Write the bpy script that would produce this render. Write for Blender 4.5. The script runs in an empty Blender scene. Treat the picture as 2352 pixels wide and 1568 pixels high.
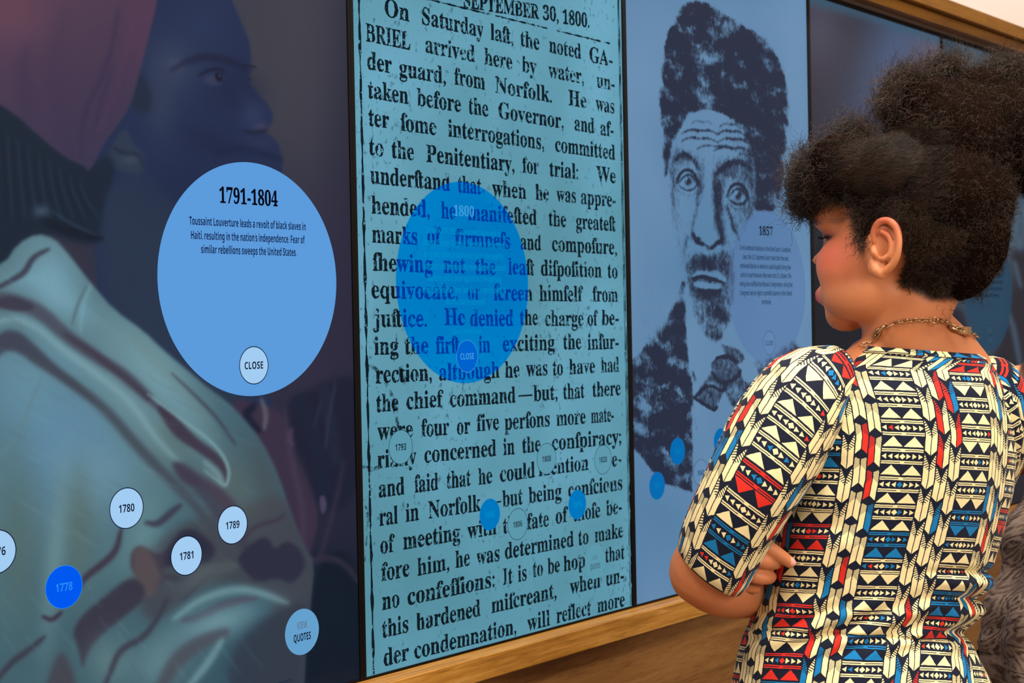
import bpy, bmesh, math, random
import numpy as np
from mathutils import Vector, Matrix
random.seed(7); rng = np.random.default_rng(11)
SC = bpy.context.scene
COL = SC.collection
BASE = 0.9            # height of the lit screens' bottom edge above the floor
PITCH, HGT = 0.693, 1.2096

# ---------------------------------------------------------------- camera
FPX = 3513.84; YAW = 0.68430; PIT = -0.009343; ROL = -0.019256
CAM = np.array([-1.57895, -1.58310, BASE + 0.50637])
FW = np.array([math.cos(YAW)*math.cos(PIT), math.sin(YAW)*math.cos(PIT), math.sin(PIT)])
R0 = np.array([math.sin(YAW), -math.cos(YAW), 0.0]); U0 = np.cross(R0, FW)
RT = math.cos(ROL)*R0 + math.sin(ROL)*U0; UP = -math.sin(ROL)*R0 + math.cos(ROL)*U0
cd = bpy.data.cameras.new('camera'); cam = bpy.data.objects.new('camera', cd); COL.objects.link(cam)
cd.sensor_width = 36.0; cd.lens = FPX/2352*36; cd.clip_start = 0.05
mw = Matrix.Identity(4)
for i in range(3):
    mw[i][0] = RT[i]; mw[i][1] = UP[i]; mw[i][2] = -FW[i]; mw[i][3] = CAM[i]
cam.matrix_world = mw
SC.camera = cam
cd.dof.use_dof = True; cd.dof.focus_distance = 2.0; cd.dof.aperture_fstop = 11.0

# ---------------------------------------------------------------- colour view, world, lights
SC.view_settings.view_transform = 'Standard'; SC.view_settings.look = 'None'
SC.view_settings.exposure = 0.0; SC.view_settings.gamma = 1.0
SC.view_settings.use_curve_mapping = False
w = bpy.data.worlds.new('world'); SC.world = w; w.use_nodes = True
w.node_tree.nodes['Background'].inputs[0].default_value = (1.0, 0.93, 0.86, 1)
w.node_tree.nodes['Background'].inputs[1].default_value = 0.22
def area_light(name, loc, target, size, power, col, label, sy=None):
    l = bpy.data.lights.new(name, 'AREA'); l.shape = 'RECTANGLE'; l.size = size; l.size_y = sy or size
    l.energy = power; l.color = col
    o = bpy.data.objects.new(name, l); COL.objects.link(o); o.location = loc
    o.rotation_euler = (Vector(target)-Vector(loc)).to_track_quat('-Z', 'Y').to_euler()
    return o
area_light('ceiling_and_fill_light', (0.0, -1.55, 2.93), (0.1, -1.35, 0), 0.6, 44, (1.0, 0.90, 0.78), '')
area_light('ceiling_and_fill_light', (-1.3, -0.9, 2.93), (-0.9, -0.6, 0), 0.5, 16, (1.0, 0.86, 0.74), '')
area_light('ceiling_and_fill_light', (1.2, -0.42, 2.95), (1.2, -0.30, 0), 5.5, 42, (1.0, 0.88, 0.80), '', .12)
area_light('ceiling_and_fill_light', (-1.0, -3.5, 2.2), (0.1, -1.2, 1.3), 1.2, 52, (1.0, 0.88, 0.76), '')  # unseen back light added below ceiling height to brighten her from behind

# ---------------------------------------------------------------- helpers
def ray(px, py):
    return FW + RT*((px-1176)/FPX) - UP*((py-784)/FPX)
def atY(px, py, Y=0.0):
    d = ray(px, py); return CAM + d*((Y-CAM[1])/d[1])
def atD(px, py, z):                       # real point at distance z in front of the camera
    return CAM + ray(px, py)*z
def proj(P):                              # world points (n,3) -> pixels, to measure the room from the photograph
    d = P - CAM; z = d @ FW
    return 1176 + FPX*(d@RT)/z, 784 - FPX*(d@UP)/z
def lin(c):
    c = np.asarray(c, float)/255.0
    return np.where(c <= 0.04045, c/12.92, ((c+0.055)/1.055)**2.4)
def lc(r, g, b, a=1.0):
    v = lin([r, g, b]); return (float(v[0]), float(v[1]), float(v[2]), a)
def tag(o, label=None, cat=None, group=None, kind=None):
    if label: o['label'] = label
    if cat: o['category'] = cat
    if group: o['group'] = group
    if kind: o['kind'] = kind
    return o
def link(name, me, mat=None, parent=None):
    o = bpy.data.objects.new(name, me); COL.objects.link(o)
    if mat: me.materials.append(mat)
    if parent: o.parent = parent
    return o
def empty(name, loc):
    o = bpy.data.objects.new(name, None); COL.objects.link(o); o.location = Vector(loc)
    o.empty_display_size = 0.05
    return o
def pmesh(name, verts, faces, mat=None, parent=None, smooth=False, uvs=None):
    """mesh in world coordinates, placed relative to its parent"""
    off = np.array(parent_loc(parent)) if parent else np.zeros(3)
    me = bpy.data.meshes.new(name)
    me.from_pydata([tuple(v) for v in (np.asarray(verts, float)-off)], [], faces)
    if smooth: me.polygons.foreach_set('use_smooth', [True]*len(me.polygons))
    if uvs is not None:
        uv = me.uv_layers.new(name='UVMap'); uvs = np.asarray(uvs)
        idx = np.zeros(len(me.loops), np.int32); me.loops.foreach_get('vertex_index', idx)
        uv.data.foreach_set('uv', uvs[idx].astype(np.float32).ravel())
    me.update()
    return link(name, me, mat, parent)
def parent_loc(p):
    l = np.zeros(3)
    while p is not None:
        l += np.array(p.location); p = p.parent
    return l
def fast_tris(name, V, Fs, mat, parent=None, smooth=False):
    """numpy triangle mesh"""
    off = parent_loc(parent) if parent else np.zeros(3)
    me = bpy.data.meshes.new(name)
    me.vertices.add(len(V)); me.vertices.foreach_set('co', (V-off).astype(np.float32).ravel())
    k = Fs.shape[1]
    me.loops.add(Fs.size); me.loops.foreach_set('vertex_index', Fs.astype(np.int32).ravel())
    me.polygons.add(len(Fs)); me.polygons.foreach_set('loop_start', np.arange(0, Fs.size, k, dtype=np.int32))
    if smooth: me.polygons.foreach_set('use_smooth', np.ones(len(Fs), bool))
    me.update(calc_edges=True)
    return link(name, me, mat, parent)
def box(name, x0, x1, y0, y1, z0, z1, mat, parent=None, bev=0.0):
    bm = bmesh.new(); bmesh.ops.create_cube(bm, size=1.0)
    off = parent_loc(parent) if parent else np.zeros(3)
    for v in bm.verts:
        v.co = Vector((x0+(v.co.x+.5)*(x1-x0)-off[0], y0+(v.co.y+.5)*(y1-y0)-off[1], z0+(v.co.z+.5)*(z1-z0)-off[2]))
    if bev: bmesh.ops.bevel(bm, geom=bm.edges[:], offset=bev, segments=2, affect='EDGES', profile=0.5)
    me = bpy.data.meshes.new(name); bm.to_mesh(me); bm.free()
    return link(name, me, mat, parent)

# ---- a tiny expression -> shader node compiler
class X:
    def __init__(s, nt, v): s.nt, s.v = nt, v
    def _op(s, op, *a):
        n = s.nt.nodes.new('ShaderNodeMath'); n.operation = op
        for i, q in enumerate(a):
            q = q.v if isinstance(q, X) else q
            if isinstance(q, (int, float)): n.inputs[i].default_value = q
            else: s.nt.links.new(q, n.inputs[i])
        return X(s.nt, n.outputs[0])
    def __add__(s, o): return s._op('ADD', s, o)
    __radd__ = __add__
    def __sub__(s, o): return s._op('SUBTRACT', s, o)
    def __rsub__(s, o): return s._op('SUBTRACT', o, s)
    def __mul__(s, o): return s._op('MULTIPLY', s, o)
    __rmul__ = __mul__
    def __truediv__(s, o): return s._op('DIVIDE', s, o)
    def __neg__(s): return s._op('MULTIPLY', s, -1.0)
    def lt(s, o): return s._op('LESS_THAN', s, o)
    def gt(s, o): return s._op('GREATER_THAN', s, o)
    def floor(s): return s._op('FLOOR', s)
    def frac(s): return s._op('FRACT', s)
    def abs(s): return s._op('ABSOLUTE', s)
    def sin(s): return s._op('SINE', s)
    def mn(s, o): return s._op('MINIMUM', s, o)
    def mx(s, o): return s._op('MAXIMUM', s, o)
def band(x, a, b): return x.gt(a)*x.lt(b)
def sel(c, a, b): return b + c*(a-b)      # a where c is 1
def hsh(nt, *a):
    t = a[0]*12.9898
    for i, q in enumerate(a[1:]): t = t + q*(78.233+i*37.719)
    return (t.sin()*437.5453).frac()

def new_mat(name):
    m = bpy.data.materials.new(name); m.use_nodes = True
    nt = m.node_tree; nt.nodes.clear()
    out = nt.nodes.new('ShaderNodeOutputMaterial')
    return m, nt, out
def principled(nt, out, col=None, rough=.5, spec=.5, metal=0.0):
    p = nt.nodes.new('ShaderNodeBsdfPrincipled'); nt.links.new(p.outputs[0], out.inputs[0])
    if col is not None: p.inputs['Base Color'].default_value = col
    p.inputs['Roughness'].default_value = rough; p.inputs['Metallic'].default_value = metal
    p.inputs['Specular IOR Level'].default_value = spec
    return p
def noise(nt, scale, detail=2.0, vec=None, rough=.5, dist=0.0):
    n = nt.nodes.new('ShaderNodeTexNoise'); n.inputs['Scale'].default_value = scale
    n.inputs['Detail'].default_value = detail; n.inputs['Roughness'].default_value = rough
    n.inputs['Distortion'].default_value = dist
    if vec is not None: nt.links.new(vec, n.inputs['Vector'])
    return n
def coords(nt, kind='Object', scale=None, rot=None):
    t = nt.nodes.new('ShaderNodeTexCoord'); o = t.outputs[kind]
    if scale or rot:
        mp = nt.nodes.new('ShaderNodeMapping'); nt.links.new(o, mp.inputs[0])
        if scale: mp.inputs['Scale'].default_value = scale
        if rot: mp.inputs['Rotation'].default_value = rot
        o = mp.outputs[0]
    return o
def ramp(nt, fac, stops):
    r = nt.nodes.new('ShaderNodeValToRGB'); nt.links.new(fac, r.inputs[0])
    el = r.color_ramp.elements
    while len(el) < len(stops): el.new(0.5)
    for e, (p, c) in zip(el, stops): e.position = p; e.color = c
    return r.outputs[0]
def mixc(nt, fac, a, b):
    n = nt.nodes.new('ShaderNodeMix'); n.data_type = 'RGBA'
    for k, q in ((0, fac), (6, a), (7, b)):
        if isinstance(q, X): q = q.v
        if isinstance(q, (tuple, int, float)): n.inputs[k].default_value = q
        else: nt.links.new(q, n.inputs[k])
    return n.outputs[2]
def bump(nt, h, p, strength=.3, dist=.002):
    b = nt.nodes.new('ShaderNodeBump'); b.inputs['Strength'].default_value = strength; b.inputs['Distance'].default_value = dist
    nt.links.new(h, b.inputs['Height']); nt.links.new(b.outputs[0], p.inputs['Normal'])
    return b
def emis(name, col, alpha=1.0, tint=None, rough_noise=None):
    """light given off by the display; alpha < 1 lets the picture below show"""
    m, nt, out = new_mat(name)
    e = nt.nodes.new('ShaderNodeEmission'); e.inputs[0].default_value = col
    if alpha >= 1.0 and tint is None and not rough_noise:
        nt.links.new(e.outputs[0], out.inputs[0]); return m
    t = nt.nodes.new('ShaderNodeBsdfTransparent')
    if tint is not None:
        t.inputs[0].default_value = tint
        a = nt.nodes.new('ShaderNodeAddShader'); nt.links.new(e.outputs[0], a.inputs[0]); nt.links.new(t.outputs[0], a.inputs[1])
        nt.links.new(a.outputs[0], out.inputs[0]); return m
    mx = nt.nodes.new('ShaderNodeMixShader'); nt.links.new(t.outputs[0], mx.inputs[1]); nt.links.new(e.outputs[0], mx.inputs[2])
    nt.links.new(mx.outputs[0], out.inputs[0])
    if rough_noise:
        n = noise(nt, rough_noise[0], 3.0, coords(nt, 'Object'), .6)
        r = ramp(nt, n.outputs['Fac'], [(rough_noise[1], (0, 0, 0, 1)), (rough_noise[2], (alpha, alpha, alpha, 1))])
        nt.links.new(r, mx.inputs[0])
    else: mx.inputs[0].default_value = alpha
    return m

# ---------------------------------------------------------------- materials of the room
def wood_mat(name, c0, c1, c2, axis_scale=(1.5, 30, 30), rough=.42):
    m, nt, out = new_mat(name)
    p = principled(nt, out, rough=rough, spec=.35)
    v = coords(nt, 'Object', axis_scale)
    n1 = noise(nt, 3.0, 6.0, v, .62, .6); n2 = noise(nt, 22.0, 3.0, v, .7)
    c = ramp(nt, n1.outputs['Fac'], [(.30, c0), (.5, c1), (.72, c2)])
    d = ramp(nt, n2.outputs['Fac'], [(.33, (.62, .56, .5, 1)), (.5, (1, 1, 1, 1))])
    mu = nt.nodes.new('ShaderNodeMix'); mu.data_type = 'RGBA'; mu.blend_type = 'MULTIPLY'; mu.inputs[0].default_value = .75
    nt.links.new(c, mu.inputs[6]); nt.links.new(d, mu.inputs[7])
    nt.links.new(mu.outputs[2], p.inputs['Base Color'])
    bump(nt, n2.outputs['Fac'], p, .25, .0006)
    return m
OAK = wood_mat('oak_wood', lc(148, 98, 32), lc(186, 132, 54), lc(212, 164, 88))
RAILW = wood_mat('oak_rail_wood', lc(110, 72, 10), lc(138, 92, 15), lc(158, 108, 26))
PANEL = wood_mat('oak_panel_wood', lc(118, 80, 40), lc(146, 104, 56), lc(164, 122, 70), (1.0, 14, 14), .55)
def plain(name, col, rough=.6, spec=.4, metal=0.0, nscale=0, nstr=.1, ndist=.001):
    m, nt, out = new_mat(name); p = principled(nt, out, col, rough, spec, metal)
    if nscale:
        n = noise(nt, nscale, 4.0, coords(nt, 'Object')); bump(nt, n.outputs['Fac'], p, nstr, ndist)
    return m
WHITE = plain('white_plaster', lc(236, 230, 224), .85, .2, 0, 60, .08)
BLACK = plain('black_bezel_plastic', lc(9, 8, 8), .5, .15, 0, 200, .05)
DARKM = plain('dark_trim_metal', lc(86, 72, 66), .5, .4, 0, 200, .05)
FLOORM = wood_mat('floor_wood', lc(90, 66, 44), lc(120, 90, 62), lc(140, 108, 78), (2, 14, 14), .35)

# ---------------------------------------------------------------- room shell
XL, XR, YB, ZC = -3.2, 5.2, -3.8, 3.0
def struct(o): o['kind'] = 'structure'; return o
struct(box('floor', XL, XR, YB, 0.12, -0.1, 0.0, FLOORM))
struct(box('ceiling', XL, XR, YB, 0.12, ZC, ZC+.1, WHITE))
ZS = BASE - 0.004
ZR0 = atY(2159, 70.4, -0.006)[2]
YR1 = -0.035; ZR1 = atY(2159, 31.8, YR1)[2]
YR2 = -0.052; ZR2 = atY(2352, 63, YR2)[2]
struct(box('wall_front', XL, XR, 0.0, 0.12, 0.0, ZC, WHITE))
struct(box('wall_right', XR, XR+.1, YB, .12, 0, ZC, WHITE))
struct(box('wall_left', XL-.1, XL, YB, .12, 0, ZC, WHITE))
struct(box('wall_back', XL-.1, XR+.1, YB-.1, YB, 0, ZC, WHITE))
X0, X1 = -1.9, 4.6
# oak framing of the display wall: sill ledge, apron panels below, two stacked rails above
struct(box('trim_1', X0, X1, -0.042, -0.0002, ZS-.0375, ZS, OAK, bev=.0015))            # sill
tp = struct(box('trim_2', X0, X1, -0.0135, -0.0002, 0.10, ZS-.0377, PANEL))               # apron
struct(box('baseboard_front', X0, X1, -0.022, -0.0137, 0.0, 0.1, OAK, bev=.001))
struct(box('trim_3', X0, X1, -0.012, -0.0002, BASE+HGT+.0075, ZR0+.0012, DARKM))               # dark reveal above the displays
struct(box('trim_4', X0, X1, YR1, -0.0002, ZR0+.0014, ZR1-.0012, RAILW, bev=.0012))        # lower rail
struct(box('trim_5', X0, X1, YR1+.006, -0.0002, ZR1-.001, ZR1+.001, DARKM))              # shadow groove
struct(box('trim_6', X0, X1, YR2, -0.0002, ZR1+.0012, ZR2, RAILW, bev=.0015))              # cap rail
# ---------------------------------------------------------------- displays
YH, YP, YO, YT = -0.0045, -0.0020, -0.00225, -0.00245   # housing face, picture, overlay discs, print
def grid_picture(name, k, nx, ny, mat, parent, fn, attr='Col'):
    """the picture a display shows: fine grid over the lit area, colours computed below"""
    x0, x1 = k*PITCH+.006, (k+1)*PITCH-.006
    xs = np.linspace(x0, x1, nx); zs = np.linspace(BASE, BASE+HGT, ny)
    Xg, Zg = np.meshgrid(xs, zs)
    V = np.stack([Xg.ravel(), np.full(Xg.size, YP), Zg.ravel()], 1)
    px, py = proj(V)
    i = np.arange(nx-1); j = np.arange(ny-1)
    a = (j[:, None]*nx + i[None, :]).ravel()
    F = np.stack([a, a+1, a+nx+1, a+nx], 1)
    o = fast_tris(name, V, F, mat, parent)
    rgb = fn(px, py)
    col = np.ones((len(V), 4), np.float32); col[:, :3] = lin(rgb)
    at = o.data.color_attributes.new(attr, 'FLOAT_COLOR', 'POINT')
    at.data.foreach_set('color', col.ravel())
    return o
def picture_mat(name, strength=1.0, grain=.06, gscale=160):
    m, nt, out = new_mat(name)
    p = principled(nt, out, (0.003, 0.003, 0.004, 1), .35, .08)
    a = nt.nodes.new('ShaderNodeVertexColor'); a.layer_name = 'Col'
    n = noise(nt, gscale, 4.0, coords(nt, 'Object', (1, 1, .6)), .7)
    g = X(nt, n.outputs['Fac'])*(grain*2)+(1-grain)
    mu = nt.nodes.new('ShaderNodeVectorMath'); mu.operation = 'SCALE'
    nt.links.new(a.outputs[0], mu.inputs[0]); nt.links.new(g.v, mu.inputs['Scale'])
    nt.links.new(mu.outputs[0], p.inputs['Emission Color']); p.inputs['Emission Strength'].default_value = strength
    return m

class Paint:
    """soft painted shapes evaluated at points (px, py)"""
    def __init__(s, px, py): s.x, s.y = px, py; s.c = np.zeros((len(px), 3))
    def noise(s, sc, seed=0, oct=4):
        v = np.zeros(len(s.x)); a = 1.0; r = np.random.default_rng(seed)
        for o in range(oct):
            for _ in range(3):
                an, ph, f = r.uniform(0, 6.28), r.uniform(0, 6.28), r.uniform(.7, 1.4)
                v += a*np.sin((s.x*np.cos(an)+s.y*np.sin(an))*f/sc*(2**o)+ph + 1.3*np.sin((s.x*np.sin(an)-s.y*np.cos(an))*f/sc*(2**o)*.7+ph*2))
            a *= .5
        return v/4.0
    def fill(s, c): s.c[:] = c
    def blend(s, m, c):
        s.c += (np.asarray(c, float)-s.c)*m[:, None] if np.ndim(c) < 2 else (c-s.c)*m[:, None]
    def polymask(s, pts, soft=3.0, wob=0.0, seed=1):
        pts = np.asarray(pts, float); pad = soft*3+wob*2+2
        lo = pts.min(0)-pad; hi = pts.max(0)+pad
        sel_ = (s.x > lo[0])&(s.x < hi[0])&(s.y > lo[1])&(s.y < hi[1])
        m = np.zeros(len(s.x)); x, y = s.x[sel_], s.y[sel_]
        if len(x) == 0: return m
        d = np.full(len(x), 1e9); ins = np.zeros(len(x), bool)
        n = len(pts)
        for i in range(n):
            a, b = pts[i], pts[(i+1) % n]; e = b-a; L = e@e+1e-9
            t = np.clip(((x-a[0])*e[0]+(y-a[1])*e[1])/L, 0, 1)
            d = np.minimum(d, (x-a[0]-t*e[0])**2+(y-a[1]-t*e[1])**2)
            c = ((a[1] > y) != (b[1] > y)); xi = a[0]+(y-a[1])*e[0]/(e[1] if abs(e[1]) > 1e-9 else 1e-9)
            ins ^= c & (x < xi)
        sd = np.sqrt(d)*np.where(ins, -1, 1)
        if wob: sd = sd + s.noise(wob*3, seed)[sel_]*wob
        m[sel_] = 1/(1+np.exp(np.clip(sd/(soft*.38), -30, 30)))
        return m
    def poly(s, pts, c, soft=3.0, a=1.0, smooth=True, wob=0.0):
        if smooth: pts = chaikin(pts, True)
        s.blend(s.polymask(pts, soft, wob)*a, c)
    def strokemask(s, pts, w0, soft=3.0, w1=None):
        pts = np.asarray(chaikin(pts, False), float); n = len(pts)
        pad = max(w0, w1 or w0)+soft*3+2
        lo = pts.min(0)-pad; hi = pts.max(0)+pad
        sel_ = (s.x > lo[0])&(s.x < hi[0])&(s.y > lo[1])&(s.y < hi[1])
        m = np.zeros(len(s.x)); x, y = s.x[sel_], s.y[sel_]
        if len(x) == 0: return m
        best = np.full(len(x), 1e9)
        for i in range(n-1):
            a, b = pts[i], pts[i+1]; e = b-a; L = e@e+1e-9
            t = np.clip(((x-a[0])*e[0]+(y-a[1])*e[1])/L, 0, 1)
            f = (i+t)/(n-1)
            if w1 is None: w = w0*np.sin(np.pi*np.clip(f*.9+.05, 0, 1))**.6
            else: w = w0+(w1-w0)*f
            best = np.minimum(best, np.sqrt((x-a[0]-t*e[0])**2+(y-a[1]-t*e[1])**2)-w)
        m[sel_] = 1/(1+np.exp(np.clip(best/(soft*.38), -30, 30)))
        return m
    def stroke(s, pts, w, c, soft=3.0, a=1.0, w1=None): s.blend(s.strokemask(pts, w, soft, w1)*a, c)
    def glow(s, cx, cy, rx, ry, c, a=1.0, rot=0.0):
        cr, sr = math.cos(rot), math.sin(rot); x, y = s.x-cx, s.y-cy
        q = ((x*cr+y*sr)/rx)**2+((-x*sr+y*cr)/ry)**2
        s.blend(np.exp(-q)*a, c)
def chaikin(pts, closed, it=2):
    pts = [tuple(map(float, p)) for p in pts]
    for _ in range(it):
        q = [] if closed else [pts[0]]
        n = len(pts)
        for i in range(n if closed else n-1):
            a, b = pts[i], pts[(i+1) % n]
            q += [(a[0]*.75+b[0]*.25, a[1]*.75+b[1]*.25), (a[0]*.25+b[0]*.75, a[1]*.25+b[1]*.75)]
        if not closed: q.append(pts[-1])
        pts = q
    return pts

def paint_profile(px, py):
    P = Paint(px, py)
    n1 = P.noise(140, 3); n2 = P.noise(30, 5)
    t = np.clip(py/1568, -.2, 1.1)
    P.c[:] = np.array([62, 58, 72])+(np.array([26, 28, 52])-np.array([62, 58, 72]))*np.clip(t, 0, 1)[:, None]
    P.c += (n1*2.0)[:, None]
    P.glow(700, 130, 190, 260, (70, 66, 74), .6); P.glow(735, 700, 120, 260, (50, 42, 66), .6)
    P.glow(800, 420, 60, 900, (36, 34, 56), .55)
    P.glow(790, 1500, 130, 200, (8, 22, 36), .95)
    # head and neck
    P.poly([(350, -60), (505, -60), (552, 45), (572, 95), (577, 135), (573, 152), (580, 160), (572, 172), (574, 192), (590, 212), (612, 236), (625, 256), (627, 276), (617, 294), (604, 302), (622, 312), (640, 332), (648, 360), (650, 410), (640, 480), (560, 640), (590, 860), (640, 960), (420, 980), (230, 700), (210, 500), (200, 380), (300, 200)], (30, 42, 76), 4, smooth=False)
    P.poly([(230, 430), (330, 380), (420, 480), (470, 640), (520, 800), (600, 950), (430, 940), (300, 800), (220, 640)], (37, 50, 74), 26)
    P.glow(395, 150, 60, 70, (58, 66, 92), .75); P.glow(408, 150, 18, 14, (84, 88, 112), .6)
    P.glow(370, 240, 40, 90, (56, 62, 86), .6); P.glow(465, 60, 70, 80, (40, 54, 88), .55)
    P.glow(580, 262, 28, 34, (50, 58, 96), .75); P.glow(598, 290, 17, 9, (66, 62, 88), .8)
    P.glow(565, 235, 12, 40, (48, 58, 92), .5, -.5)
    P.glow(545, 210, 60, 50, (22, 30, 60), .5)
    P.stroke([(395, 160), (430, 140), (475, 128), (530, 140), (566, 162)], 9, (22, 28, 54), 8, .7)      # brow
    P.poly([(464, 186), (480, 172), (500, 170), (508, 182), (506, 196), (486, 196)], (52, 56, 86), 7)     # eye
    P.poly([(494, 168), (508, 168), (511, 182), (503, 190), (494, 180)], (16, 18, 36), 3); P.glow(504, 174, 2.5, 2.5, (96, 102, 130), .6)
    P.stroke([(458, 172), (480, 160), (505, 158), (516, 168)], 3.5, (18, 22, 44), 4, .8)
    P.stroke([(556, 150), (574, 150), (588, 155)], 2.2, (22, 26, 48), 2.5, .9); P.stroke([(570, 178), (578, 184)], 2, (28, 30, 50), 2)
    P.stroke([(560, 300), (585, 306), (612, 300)], 4, (20, 26, 50), 5, .8)
    P.stroke([(500, 352), (560, 338), (604, 352), (646, 366)], 7, (20, 28, 56), 8, .7)
    P.glow(600, 330, 34, 14, (44, 50, 84), .5)
    P.glow(490, 330, 70, 30, (22, 30, 60), .5, .3); P.glow(450, 430, 120, 60, (24, 36, 68), .6)
    # ear and hair
    P.poly([(240, 380), (262, 320), (290, 290), (306, 330), (330, 350), (332, 395), (305, 402), (262, 385)], (44, 54, 76), 6)
    P.stroke([(262, 340), (290, 355), (318, 352), (328, 380)], 4, (20, 30, 50), 6, .8); P.glow(300, 366, 22, 12, (66, 76, 98), .55)
    P.poly([(310, 150), (345, 200), (350, 250), (320, 265), (290, 230)], (28, 40, 62), 10)
    P.poly([(-60, 215), (20, 240), (70, 290), (130, 340), (205, 385), (252, 350), (268, 400), (240, 450), (226, 560), (180, 560), (120, 535), (60, 545), (10, 620), (-60, 640)], (20, 34, 52), 10)
    for k in range(16):
        x0 = 5+k*12; P.stroke([(x0, 300+k*8), (x0+6, 400+k*3), (x0+10+k*2, 500)], 2.0, (40, 56, 80) if k % 2 else (12, 22, 38), 4, .45)
    P.stroke([(95, 500), (130, 520), (180, 536), (232, 548)], 11, (12, 24, 40), 8); P.glow(95, 485, 18, 14, (84, 100, 124), .6)
    P.stroke([(120, 485), (165, 515), (222, 540)], 2.5, (50, 70, 92), 4, .6)
    # red headscarf
    pm = P.polymask(chaikin([(-80, -80), (375, -80), (360, 10), (345, 70), (330, 130), (312, 200), (296, 250), (262, 300), (238, 330), (207, 396), (192, 380), (150, 362), (90, 312), (40, 264), (-80, 190)], True, 1), 4)
    tt = np.clip((py+.35*px)/470, 0, 1)[:, None]
    rc = np.array([86, 56, 78])*(1-tt)+np.array([58, 50, 78])*tt + (n1*2)[:, None]
    P.blend(pm, rc)
    P.blend(pm*np.exp(-((px-25)/90)**2-((py-30)/80)**2)*.6, (112, 66, 84))
    P.blend(pm*np.exp(-((px-330)/45)**2-((py-60)/120)**2)*.6, (88, 54, 82))
    for pts, w_, a in (([(272, 20), (262, 90), (240, 170), (205, 230), (188, 290), (186, 360)], 6, .6), ([(262, 150), (245, 200), (228, 240), (222, 290)], 4, .5), ([(60, 110), (52, 170), (62, 240), (66, 290)], 16, .35), ([(300, 120), (276, 190), (236, 260), (205, 330)], 9, .25), ([(150, 30), (120, 140), (130, 260), (170, 350)], 20, .22)):
        m = P.strokemask(pts, w_, w_*1.2)*pm*a; P.blend(m, (52, 42, 72))
    P.stroke([(305, 60), (290, 140), (262, 215), (226, 300)], 6, (98, 56, 86), 9, .3)
    # right lower: dark coat and hand
    P.poly([(515, 910), (610, 930), (640, 940), (690, 1000), (705, 1080), (735, 1180), (715, 1270), (690, 1300), (640, 1180), (570, 1020)], (58, 44, 66), 6)
    P.poly([(655, 925), (700, 900), (760, 870), (830, 860), (840, 1080), (790, 1180), (735, 1170), (700, 1080), (660, 1000)], (24, 28, 50), 12)
    P.stroke([(690, 920), (720, 1000), (745, 1090), (744, 1150)], 16, (22, 30, 52), 6, .9, w1=12); P.stroke([(745, 900), (765, 1000), (772, 1060)], 15, (26, 34, 56), 6, .9, w1=11)
    P.stroke([(770, 880), (755, 960), (748, 1030)], 3, (52, 56, 80), 5, .6); P.stroke([(738, 920), (722, 980)], 3, (48, 52, 76), 5, .5)
    P.poly([(733, 1140), (745, 1136), (752, 1160), (744, 1182), (735, 1172)], (72, 62, 88), 3)
    P.stroke([(670, 985), (664, 1008), (672, 1022)], 7, (78, 58, 82), 5, .8)
    P.stroke([(600, 915), (612, 950), (607, 985)], 6, (112, 110, 118), 5, .6); P.stroke([(585, 930), (560, 955), (596, 990)], 10, (14, 22, 46), 6, .8)
    P.stroke([(655, 940), (665, 1040), (700, 1180), (690, 1300)], 7, (74, 58, 80), 7, .5)
    P.stroke([(790, 1060), (770, 1160), (732, 1290)], 5, (66, 50, 72), 7, .5)
    P.poly([(735, 1275), (820, 1260), (860, 1600), (690, 1600), (690, 1420)], (9, 24, 40), 12)
    P.stroke([(700, 1300), (740, 1278), (790, 1290), (826, 1340)], 8, (50, 42, 60), 5, .8)
    # pale robe
    robe = chaikin([(-80, 640), (10, 606), (40, 560), (85, 536), (125, 548), (150, 575), (170, 600), (210, 652), (262, 712), (330, 760), (370, 800), (430, 850), (480, 892), (520, 920), (560, 960), (600, 1010), (640, 1090), (668, 1180), (700, 1260), (722, 1290), (712, 1400), (700, 1500), (690, 1800), (-500, 1800), (-500, 700)], True, 1)
    rm = P.polymask(robe, 5)
    rb = np.array([88, 116, 128]) + (n1*7+n2*2)[:, None]*np.array([1, 1.05, 1.05]) + (np.clip((900-py)/900, -.6, .6)*14)[:, None] - (np.clip((px-350)/350, 0, 1)*26)[:, None]*np.array([1, 1, .8]) - (np.clip((py-1150)/400, 0, 1)*14)[:, None]
    P.blend(rm, rb)
    def rs(pts, w_, c, a=1.0, soft=5, w1=None): P.blend(P.strokemask(pts, w_, soft, w1)*rm*a, c)
    def rp(pts, c, a=1.0, soft=5): P.blend(P.polymask(chaikin(pts, True), soft)*rm*a, c)
    def rg(cx, cy, rx, ry, c, a=.6, rot=0.0):
        cr, sr = math.cos(rot), math.sin(rot); x, y = P.x-cx, P.y-cy
        P.blend(np.exp(-(((x*cr+y*sr)/rx)**2+((-x*sr+y*cr)/ry)**2))*rm*a, c)
    LT, MD, DK, PU, OL = (126, 164, 184), (104, 140, 158), (58, 54, 72), (62, 50, 68), (92, 104, 98)
    rp([(300, 1290), (420, 1200), (480, 1180), (560, 1160), (650, 1120), (760, 1290), (760, 1700), (560, 1700), (600, 1450), (640, 1380), (560, 1340), (470, 1340), (400, 1400), (330, 1440)], (66, 62, 72), .8, 16)
    rg(120, 640, 60, 90, LT, .75, -.3); rg(150, 690, 90, 30, LT, .6, .6); rg(60, 640, 50, 20, LT, .5)
    rg(165, 1020, 120, 150, (98, 138, 172), .85); rg(60, 900, 90, 120, (106, 146, 172), .7); rg(90, 840, 120, 60, MD, .6)
    rg(350, 850, 60, 130, (128, 160, 172), .7, -.75); rg(430, 960, 40, 120, LT, .55, -.6); rg(300, 940, 60, 170, (112, 140, 150), .6, -.7)
    rg(220, 1090, 90, 80, (116, 150, 168), .6); rg(330, 1230, 40, 90, (112, 146, 152), .6, .3)
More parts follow.
